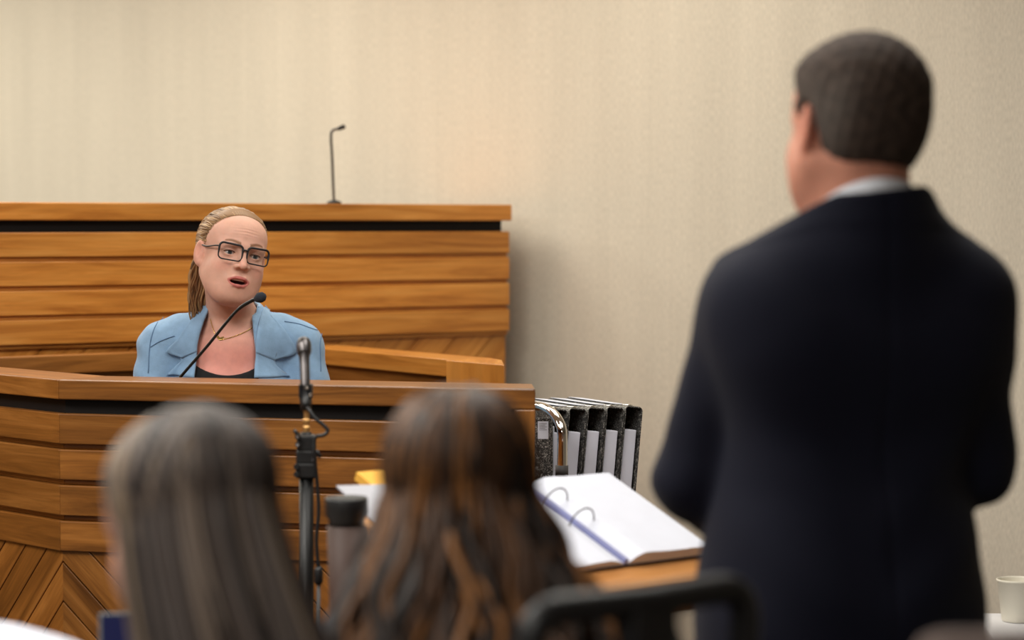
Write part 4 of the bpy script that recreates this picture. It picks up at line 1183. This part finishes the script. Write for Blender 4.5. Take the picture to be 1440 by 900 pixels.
sdf_obj('jacket', jacket, steps(cx - .32, (cx + .32, .0038)), steps(wyb - .36, (wyb + .18, .0038)), steps(seat, (sz - .18, .006), (sz + .09, .0034)), 'denim', wp)
def sheet(name, rows_px, m=8, off=.004, thick=.0045, mat='denim', depth=5.62):
    """cloth laid on the jacket front: rows of (inner px, outer px)"""
    grid = []
    R_ = []
    for a, b in rows_px:
        A = np.array(P(a[0], a[1], depth)); B = np.array(P(b[0], b[1], depth)); R_.append([A + (B - A) * k / (m - 1) for k in range(m)])
    # densify rows
    dense = []
    cols_ = [catmull([Vector(R_[i][k]) for i in range(len(R_))], 5) for k in range(m)]
    n = len(cols_[0]); pts = np.array([[cols_[k][i] for k in range(m)] for i in range(n)], float).reshape(-1, 3)
    o = pts.copy(); o[:, 1] = 5.45; hit = ray_to(jacket_out, o, np.tile((0, 1, 0), (len(o), 1)), .42)
    hit[:, 1] -= off
    H_g = hit.reshape(n, m, 3)
    H_g[:, -1, 1] -= .002
    mb = MB(); mb.grid([[Vector(H_g[i, k]) for k in range(m)] for i in range(n)])
    return mb.build(name, mat, wp, smooth=True, solid=thick)
sheet('lapel', [((285, 421), (276, 427)), ((283, 432), (264, 443)), ((277, 452), (251, 461)), ((271, 475), (236, 483)), ((268, 490), (223, 499)), ((267.5, 498), (245, 508))])
sheet('lapel', [((268, 489), (240, 502)), ((267, 505), (243, 512)), ((266, 516), (233, 522)), ((265, 535), (224, 532))], off=.0025)
sheet('lapel', [((358, 434), (364, 441)), ((357, 441), (370, 449)), ((355, 452), (381, 458)), ((353, 470), (394, 473)), ((352, 488), (407, 501)), ((352, 500), (376, 512))])
sheet('lapel', [((352, 488), (380, 500)), ((352, 505), (377, 515)), ((351, 518), (386, 527)), ((351, 535), (398, 536))], off=.0025)
def seam(px, off=.0012, r=.0011, depth=5.6, mat='denim_seam'):
    pts = np.array([np.array(q) for q in catmull([P(a, b, depth) for a, b in px], 6)])
    o = pts.copy(); o[:, 1] = 5.45; hit = ray_to(jacket_out, o, np.tile((0, 1, 0), (len(o), 1)), .42); hit[:, 1] -= off
    mb = MB(); mb.tube([Vector(q) for q in hit], r, 6); return mb.build('seam', mat, wp, smooth=True)
seam([(206, 452), (200, 470), (196, 490), (195, 530)]); seam([(197, 493), (210, 485), (225, 479), (232, 477)]); seam([(388, 457), (408, 461), (424, 467), (434, 471)])
seam([(440, 476), (439, 492), (441, 530)]); seam([(407, 502), (415, 508), (424, 512)])
mbc = MB(); rows = []
for (zz, rx_, ry_, th_) in ((-.012, .082, .084, 0), (.022, .070, .073, 0), (.044, .0655, .0685, 0)):
    row = []
    for k in range(33):
        a_ = math.radians(-118 + 236 * k / 32); row.append(Vector(wl(rx_ * math.sin(a_), -.014 - ry_ * math.cos(a_), sz + zz - .018 * (1 - math.cos(a_)))))
    rows.append(row)
mbc.grid(rows); mbc.build('collar', 'denim', wp, smooth=True, solid=.006)
# necklace
def chain_pts(px, f_=None):
    pts = np.array([np.array(q) for q in catmull([P(a, b, 5.62) for a, b in px], 8)]); o = pts.copy(); o[:, 1] = 5.45
    hit = ray_to(lambda p: smin(skin_body(p), head(p), .022), o, np.tile((0, 1, 0), (len(o), 1)), .42); hit[:, 1] -= .0015; return [Vector(q) for q in hit]
mb = MB(); mb.tube(chain_pts([(284, 452), (288, 463), (294, 475), (300, 481), (308, 480), (322, 476), (338, 469), (352, 459)]), .0011, 6)
nk = mb.build('necklace', 'gold', wp, smooth=True)
c_ = chain_pts([(294, 477), (300, 481), (308, 479)])
mb = MB(); a, b = c_[2], c_[-3]; d_ = (b - a); nn_ = Vector((0, -1, 0)); uu = d_.cross(nn_).normalized()
if uu.z < 0: uu = -uu
P8 = [(0, .006), (.18, -.001), (.3, -.0045), (.62, -.0055), (.78, -.001), (1, .0025), (1, .0055), (.7, .0035), (.45, .001), (.3, .004), (.15, .006)]
vs = [a + d_ * u_ + uu * v_ + nn_ * .0012 for u_, v_ in P8] + [a + d_ * u_ + uu * v_ + nn_ * .0026 for u_, v_ in P8]; n = len(P8)
mb.add(vs, [tuple(range(n)), tuple(range(2 * n - 1, n - 1, -1))] + [(i, n + i, n + (i + 1) % n, (i + 1) % n) for i in range(n)]); mb.build('pendant', 'gold', nk)
# her chair
wc = office_chair((cx, wyb + .03, .22), math.pi + math.radians(8), 'dark office chair the witness sits on inside the box', top=.70, wdt=.40, seat_z=.34)

# ================================================================== the standing man
MD = 3.45
mh = np.array(P(1200, 181, MD)); MR = rotm(math.radians(25), math.radians(-4), math.radians(5)); MS = 1.08
mhead = local(head_parts(False, 0.0, True), mh, MR, MS)
msz = P(1200, 375, MD).z; mx = P(1206, 500, MD).x
TR = rotm(math.radians(12))
def ml(x, y, z): return np.array([mx, MD, 0]) + TR @ V3((x, y, 0)) + np.array([0, 0, z])
sc_ = F / MD
mn = mh + MR @ V3((0, -.03, -.05)) * MS
mneck = [(cap(mn, ml(0, -.01, msz + .05), .063, .070), .03)]
mtrunk = [(cap(ml(-.09, 0, msz - .12), ml(.09, 0, msz - .12), .115), 0), (cap(ml(-.13, -.01, msz - .065), ml(.13, -.01, msz - .065), .058), .07),
          (cap(ml(-.075, .005, msz - .35), ml(.03, .005, msz - .35), .116), .12), (cap(ml(-.07, 0, msz - .50), ml(.02, 0, msz - .50), .120), .10)]
mslope = [(cap(ml(.02, -.02, msz + .040), ml(.15, -.01, msz - .045), .050, .045), .05), (cap(ml(-.02, -.02, msz + .030), ml(-.15, -.01, msz - .050), .050, .045), .05)]
shL = np.array(P(1056, 424, MD)) ; shR = np.array(P(1350, 418, MD))
elL = np.array(P(981, 672, MD + .05)); elR = np.array(P(1368, 650, MD + .04))
wrL = np.array(P(1052, 742, MD + .26)); wrR = np.array(P(1290, 690, MD + .27))
marm = [(cap(shL, elL, .055, .043), .05), (cap(elL, wrL, .043, .030), .02), (cap(shR, elR, .055, .043), .05), (cap(elR, wrR, .043, .030), .02)]
mhands = []
hand(mhands, wrL, (.85, .35, -.05), (0, .2, 1), -1, 1.0); hand(mhands, wrR, (-.85, .35, -.05), (0, .2, 1), 1, 1.0)
mlegs = []
for s in (-1, 1):
    hip = ml(s * .085 - .02, 0, msz - .56); kn = ml(s * .10, .02, .50); an = ml(s * .11, -.01, .08)
    mlegs += [(cap(hip, kn, .092, .062), .06), (cap(kn, an, .058, .040), .03)]
mskin = uni(mtrunk + mslope + mneck + marm + mhands + mlegs)
mp = thing('person', (mx, MD, 0), 'man in a dark navy suit with short dark hair, standing with his back turned', 'person')
colm = skin_colour(MR, mh, MS, True, (216, 150, 126), (170, 96, 88), (60, 46, 40))
sdf_obj('body', lambda p: smin(mskin(p), mhead(p), .03), steps(mx - .36, (mh[0] - .12, .008), (mh[0] + .12, .003), (mx + .36, .008)), steps(MD - .2, (MD + .15, .004), (MD + .42, .005)),
        steps(.02, (msz - .42, .014), (msz - .2, .006), (msz + .03, .006), (mh[2] + .14, .003)), 'skin', mp, colm)
for s in (-1, 1): eye(mp, mh, MR, MS, s * .0315, MR @ V3((0, 1, -.1)))
def mhairf(p):
    q = ((p - V3(mh)) @ MR) / MS; x, y, z = q[..., 0], q[..., 1], q[..., 2]
    c = uni([(ell((0, -.018, .036), (.0745, .0945, .077)), 0), (ell((0, .030, .045), (.058, .048, .045)), .03), (ell((0, -.045, -.015), (.062, .056, .065)), .03)])(q)
    d = c - (.005 + .008 * np.clip((z + .05) / .12, 0, 1))
    front = y - np.where(z > .03, .066 - (np.abs(x) / .075) ** 4 * .028 - np.maximum(.085 - z, 0) * .3, .030 - np.maximum(.03 - z, 0) * .55)
    d = smax(d, front, .006)
    d = smax(d, -(z + .056), .008)
    for s in (-1, 1): d = smax(d, -ell((s * .083, -.006, -.014), (.026, .024, .040))(q), .008)
    return d - .0012 * np.sin(x * 260) * np.sin(y * 240 + z * 90)
hm1, hm2 = lin((80, 66, 58)), lin((54, 45, 40)); hm3 = lin((112, 104, 98))
def colmh(Vt):
    q = ((Vt - V3(mh)) @ MR) / MS; n = .5 + .5 * np.sin(q[:, 0] * 190 + 3 * np.sin(q[:, 2] * 120)) * np.sin(q[:, 1] * 170)
    C = np.ones((len(Vt), 4)); C[:, :3] = lerp(hm2, hm1, n[:, None])
    g = np.clip((np.abs(q[:, 0]) - .052) / .02, 0, 1) * np.clip((.075 - q[:, 2]) / .06, 0, 1); C[:, :3] = lerp(C[:, :3], hm3, (g * .45)[:, None]); return C
sdf_obj('hair', mhairf, np.arange(mh[0] - .13, mh[0] + .13, .0035), np.arange(mh[1] - .13, mh[1] + .13, .0035), np.arange(mh[2] - .1, mh[2] + .14, .0035), 'hair_short', mp, colmh)
# shirt collar: band round the neck, tilted
def band(c, R, rx, ry, z0, z1, th, n=48, a0=0, a1=2 * math.pi, flare=0.0, dip=0.0):
    out_, inn = [], []
    rows = []
    for (z, r_) in ((z0, flare), (z1, 0), (z1, -th), (z0, flare - th)):
        row = []
        for k in range(n + 1):
            a = a0 + (a1 - a0) * k / n
            row.append(Vector(np.array(c) + R @ V3(((rx + r_) * math.sin(a), (ry + r_) * -math.cos(a), 0)) + np.array((0, 0, z - dip * (1 - math.cos(a)) * .5))))
        rows.append(row)
    rows.append(rows[0]); return rows
nc = ml(0, -.012, msz + .045)
mb = MB(); mb.grid(band(ml(0, -.024, 0), TR, .0775, .0800, msz + .01, msz + .125, .003, dip=.100)); mb.build('shirt_collar', 'white_cloth', mp, smooth=True)
mjt = uni(mtrunk + mslope + [(cap(ml(-.07, 0, msz - .50), ml(.02, 0, msz - .50), .122), .1), (cap(ml(-.075, 0, msz - .66), ml(.03, 0, msz - .66), .128), .10)])
mpad = [(cap(ml(.06, -.015, msz + .030), shR + np.array((0, 0, .004)), .045, .050), .05), (cap(ml(-.06, -.015, msz + .022), shL + np.array((0, 0, .004)), .045, .050), .05), (cap(ml(0, -.022, msz + .02), ml(0, -.024, msz + .15), .103, .091), .045)]
mslv = uni([(cap(shL, elL, .066, .058), 0), (cap(shR, elR, .066, .056), .0), (cap(elL, wrL, .058, .044), .02), (cap(elR, wrR, .056, .044), .02)])
def suit(p):
    q = (p - V3((mx, MD, 0))) @ TR; x, y, z = q[..., 0], q[..., 1], p[..., 2]
    d = mjt(p) - .016
    d = smin(d, uni(mpad)(p), .05)
    body = d
    s_ = mslv(p) - .004 - .0025 * np.sin(z * 60 + x * 22) * np.sin(x * 30 + 1)
    d = smin(body, s_, .022)
    bk = np.clip(-y * 12, 0, 1)
    d = d - bk * (.0028 * np.sin(z * 42 - np.abs(x + .02) * 34) * np.clip((msz - .15 - z) * 6, 0, 1) * np.clip((z - (msz - .62)) * 6, 0, 1))
    d = d + bk * .003 * np.exp(-(x / .004) ** 2)                                   # centre seam
    d = smax(d, z - (msz + .107 - np.maximum(y + .09, 0) * .45 + x * .10), .006)
    d = d - .002 * np.clip((z - (msz + .056 - np.maximum(y + .09, 0) * .4)) / .006, 0, 1)
    vent = np.maximum(np.abs(x) - .003, np.maximum(z - (msz - .53), y + .02))
    d = smax(d, -vent, .003)
    d = smax(d, -(cap(ml(0, -.026, msz + .02), ml(0, -.024, msz + .2), .082))(p), .004)
    return smax(d, -(z - (msz - .70)), .01)
sdf_obj('suit_jacket', suit, steps(mx - .36, (mx + .34, .0055)), steps(MD - .2, (MD + .36, .0055)), steps(msz - .72, (msz + .135, .0055)), 'navy', mp)
sdf_obj('trousers', lambda p: smax(uni([(cap(ml(-.065, 0, msz - .54), ml(.02, 0, msz - .54), .118), 0)] + mlegs)(p) - .016, p[..., 2] - (msz - .46), .01),
        steps(mx - .3, (mx + .3, .012)), steps(MD - .2, (MD + .22, .012)), steps(.05, (msz - .44, .012)), 'navy', mp)
for s in (-1, 1):
    a = ml(s * .11, -.04, .045); b = ml(s * .12, .17, .035)
    sdf_obj('shoe', lambda p, a=a, b=b: smax(uni([(cap(a, b, .043, .036), 0)])(p), -(p[..., 2] - .003), .004), np.arange(a[0] - .12, a[0] + .12, .006), np.arange(a[1] - .06, a[1] + .3, .006), np.arange(-.002, .11, .006), 'black_plastic', mp)

# ================================================================== the two seated women, seen from behind
def seated(name, label, hc, hR, trunk_rot, sz_, mat, reach=.0, lean=0.0, skin=(206, 158, 138), tc=None):
    hc = np.array(hc); R = rotm(trunk_rot); c2 = np.array(tc) if tc is not None else np.array((hc[0], hc[1], 0))
    def L(x, y, z): return np.array([c2[0], c2[1], 0]) + R @ V3((x, y, 0)) + np.array([0, 0, z])
    t = thing('person', (c2[0], c2[1], 0), label, 'person')
    hf = local(head_parts(True, 0, True, False), hc, hR, 1.0)
    tr_ = [(cap(L(-.06, 0, sz_ - .14), L(.06, 0, sz_ - .14), .092), 0), (cap(L(-.13, -.01, sz_ - .05), L(.13, -.01, sz_ - .05), .048), .06),
           (cap(L(-.05, 0, sz_ - .35), L(.05, 0, sz_ - .35), .098), .10), (cap(L(-.07, -.01, .56), L(.07, -.01, .56), .11), .08)]
    nk_ = [(cap(hc + hR @ V3((0, -.02, -.05)), L(0, 0, sz_ - .01), .052, .056), .03)]
    ar = []; hn = []
    for s in (-1, 1):
        S = L(s * .165, 0, sz_ - .055); E = L(s * .215, .10, sz_ - .30); Wp = L(s * .14, .33, .795)
        ar += [(cap(S, E, .045, .040), .04), (cap(E, Wp, .038, .026), .02)]
        hand(hn, Wp, R @ V3((-s * .2, 1, -.12)), (0, 0, 1), -s, .9, .35)
    lg = []
    for s in (-1, 1):
        K = L(s * .11, .42, .52); A = L(s * .11, .40, .09)
        lg += [(cap(L(s * .09, 0, .55), K, .082, .056), .05), (cap(K, A, .052, .036), .02)]
    body = uni(tr_ + nk_ + ar + hn + lg)
    col = skin_colour(hR, hc, 1.0, True, skin)
    xs = steps(c2[0] - .36, (hc[0] - .11, .009), (hc[0] + .11, .0035), (c2[0] + .36, .009))
    lo = c2[1] - .55; hi = c2[1] + .75
    sdf_obj('body', lambda p: smin(body(p), hf(p), .025), np.arange(c2[0] - .58, c2[0] + .58, .005), np.arange(c2[1] - .22, c2[1] + .66, .005), steps(.04, (.70, .014), (hc[2] + .13, .005)), 'skin', t, col)
    for s in (-1, 1): eye(t, hc, hR, 1.0, s * .0315, hR @ V3((0, 1, -.1)))
    top = lambda p: smax(smax(smin(uni(tr_)(p) - .012, uni(ar)(p) - .012, .03), p[..., 2] - (sz_ + .035), .01), -(p[..., 2] - .50), .01)
    def topc(p):
        d = top(p)
        for s in (-1, 1):
            Wp = L(s * .14, .33, .795); d = smax(d, -(np.sqrt(np.sum((p - V3(Wp)) ** 2, -1)) - .05), .006)
        return d
    sdf_obj('knit_top', topc, np.arange(c2[0] - .5, c2[0] + .5, .008), np.arange(c2[1] - .2, c2[1] + .5, .008), np.arange(.45, sz_ + .04, .008), mat, t)
    sdf_obj('trousers', lambda p: smax(uni([(cap(L(-.07, -.01, .56), L(.07, -.01, .56), .115), 0)] + lg)(p) - .010, p[..., 2] - .66, .01), np.arange(c2[0] - .5, c2[0] + .5, .012), np.arange(c2[1] - .2, c2[1] + .62, .012), np.arange(.1, .68, .012), 'charcoal', t)
    for s in (-1, 1):
        a = L(s * .11, .37, .045); b = L(s * .11, .56, .035)
        sdf_obj('shoe', lambda p, a=a, b=b: smax(cap(a, b, .042, .034)(p), -(p[..., 2] - .003), .004), np.arange(a[0] - .25, a[0] + .25, .008), np.arange(a[1] - .12, a[1] + .32, .008), np.arange(-.004, .11, .008), 'black_plastic', t)
    return t, hf, body
def long_hair(t, hc, hR, fall_to, palette, n=900, wave=0.0, spread=(1.0, 1.0), shift=(0, 0, 0), part=0.0, r=.0045, face_gap=60, back=.05, amp=.03):
    """locks leave the parting, follow the skull, then drop; shift = sideways drift at the tips (world)"""
    cr = uni([(ell((0, -.018, .034), (.0745, .0945, .077)), 0), (ell((0, .020, .0), (.062, .060, .075)), .03)])
    f = local(cr, hc, hR, 1.0); cen = hc + hR @ V3((0, -.015, .02)); paths, rad, cols = [], [], []
    T = np.linspace(0, 1, 34)
    for i in range(n):
        sd = 1 if rng.random() < .5 else -1
        az = rng.uniform(face_gap, 180) if rng.random() < .85 else rng.uniform(face_gap, face_gap + 30)
        a = math.radians(az) * sd
        yy = rng.uniform(-.8, .45)
        d0 = unit((part + .04 * sd, yy, 1)); d1 = unit((math.sin(a), math.cos(a), -.12 - .25 * rng.random()))
        layer = rng.random()
        tt = np.clip(T / .42, 0, 1); dl = slerp(d0, d1, tt); dw = dl @ hR.T
        pts = radial(f, cen, dw, 0.0) + dw * (.004 + .009 * layer) * np.clip(tt * 4, .25, 1)[:, None]
        kk = np.clip((T - .42) / .58, 0, 1); p0 = pts[-1].copy() if False else radial(f, cen, (d1[None] @ hR.T), 0.0)[0] + (d1 @ hR.T) * (.004 + .009 * layer)
        ln = max(.05, p0[2] - (fall_to + rng.uniform(-.04, .05)))
        hor = np.array((d1 @ hR.T)[:2]); hor /= np.linalg.norm(hor) + 1e-6
        drop = np.zeros((len(T), 3)); drop[:, 2] = -ln * kk
        out = amp * np.clip(kk * 1.25, 0, 1) ** 1.1 * (.6 + .8 * layer)
        drop[:, 0] += hor[0] * out * spread[0] + shift[0] * kk ** 1.3; drop[:, 1] += hor[1] * out * spread[1] * (1 if hor[1] < 0 else .4) + shift[1] * kk - back * np.sin(np.clip(kk * 1.57, 0, 1.57)) * (.5 if hor[1] > 0 else 1)
        pts = pts + drop
        if wave:
            cl = math.floor((a + 3.2) * 4.0); ph = cl * 2.1 + rng.normal() * .5
            w_ = wave * np.clip((T - .3) * 2.2, 0, 1); pts[:, 0] += w_ * np.sin(T * 19 + ph); pts[:, 1] += w_ * np.cos(T * 19 + ph * 1.3) * .8
        paths.append(pts); rr_ = r * np.ones(len(T)) * rng.uniform(.7, 1.3); rr_[0] *= .5; rr_[-3:] *= (.8, .5, .15); rad.append(rr_)
        g = int((math.degrees(a) + 400) / 13) ; rs = np.random.default_rng(g * 7 + 1); base = palette[rs.integers(len(palette))]
        c_ = base if rng.random() < .6 else palette[rng.integers(len(palette))]
        cols.append(c_ * rng.uniform(.8, 1.2))
    locks('hair', paths, rad, cols, t)
    def hcap(p):
        q = (p - V3(hc)) @ hR
        d = cr(q) - .007
        d = smax(d, q[..., 1] - (.055 - np.maximum(.085 - q[..., 2], 0) * .55), .006); return smax(d, -(q[..., 2] + .07), .01)
    dark = palette[0] * .8
    sdf_obj('hair_cap', hcap, np.arange(hc[0] - .13, hc[0] + .13, .005), np.arange(hc[1] - .13, hc[1] + .13, .005), np.arange(hc[2] - .12, hc[2] + .14, .005), 'hair', t, lambda Vt: np.concatenate([np.tile(dark, (len(Vt), 1)), np.ones((len(Vt), 1))], 1))
lc = np.array(P(260, 736, 2.66)); LR = rotm(math.radians(52), math.radians(-22), math.radians(6))
wl_, hf1, b1 = seated('person', 'woman with long straight ash-brown hair seated in the left foreground, back turned', lc, LR, math.radians(10), 1.015, 'charcoal', tc=(lc[0] + .01, lc[1] - .06))
ash = [lin(c) for c in ((86, 76, 72), (104, 92, 86), (130, 114, 102), (48, 40, 38), (78, 66, 60), (150, 130, 110))]
long_hair(wl_, lc, LR, .93, ash, n=950, shift=(.075, -.03, 0), part=.1, r=.0042, face_gap=74, amp=.016, back=.03)
mc = np.array(P(646, 690, 2.84)); MRr = rotm(math.radians(-6), math.radians(-6), 0)
wm_, hf2, b2 = seated('person', 'woman with long wavy chestnut hair seated in the middle foreground, back turned', mc, MRr, math.radians(-4), 1.045, 'slate', tc=(mc[0] + .045, mc[1] + .04), skin=(206, 158, 138))
ches = [lin(c) for c in ((56, 38, 28), (80, 53, 34), (124, 82, 46), (42, 30, 24), (66, 44, 30), (156, 104, 58))]
long_hair(wm_, mc, MRr, .93, ches, n=1100, wave=.012, shift=(.03, -.03, 0), r=.0048, face_gap=55, amp=.062, back=.03)
office_chair((lc[0] - .06, lc[1] - .08, 0), math.radians(10), 'dark office chair under the woman with straight ash-brown hair', top=.88, wdt=.42, seat_z=.41)
ec = P(915, 845, 2.6); ea = math.radians(38)
office_chair((ec.x - .325 * math.sin(ea), 2.6 + .325 * math.cos(ea), 0), ea, 'black office chair with open back frame under the woman with wavy chestnut hair', top=ec.z, wdt=.31, seat_z=.41)
tcx = P(1470, 886, 2.15)
tch = thing('padded_chair', (tcx.x + .1, 2.4, 0), 'taupe padded chair back at the lower right corner of the photo', 'chair')
g_ = uni([(rbox((tcx.x + .12, 2.16, tcx.z - .20), (.24, .03, .20), .03, rotm(.12, -.1, 0)), 0)])
sdf_obj('backrest', g_, np.arange(tcx.x - .2, tcx.x + .45, .01), np.arange(2.02, 2.3, .01), np.arange(tcx.z - .46, tcx.z + .06, .01), 'taupe', tch)
sdf_obj('seat', rbox((tcx.x + .12, 2.42, .46), (.24, .24, .035), .03), np.arange(tcx.x - .2, tcx.x + .45, .01), np.arange(2.1, 2.72, .01), np.arange(.40, .52, .01), 'taupe', tch)
for (a, b) in ((-.08, 2.2), (.32, 2.2), (-.08, 2.62), (.32, 2.62)):
    mb = MB(); mb.tube([Vector((tcx.x + a, b, 0)), Vector((tcx.x + a, b, .44 if b > 2.3 else tcx.z - .2))], .013, 10); mb.build('leg', 'chrome', tch, smooth=True)
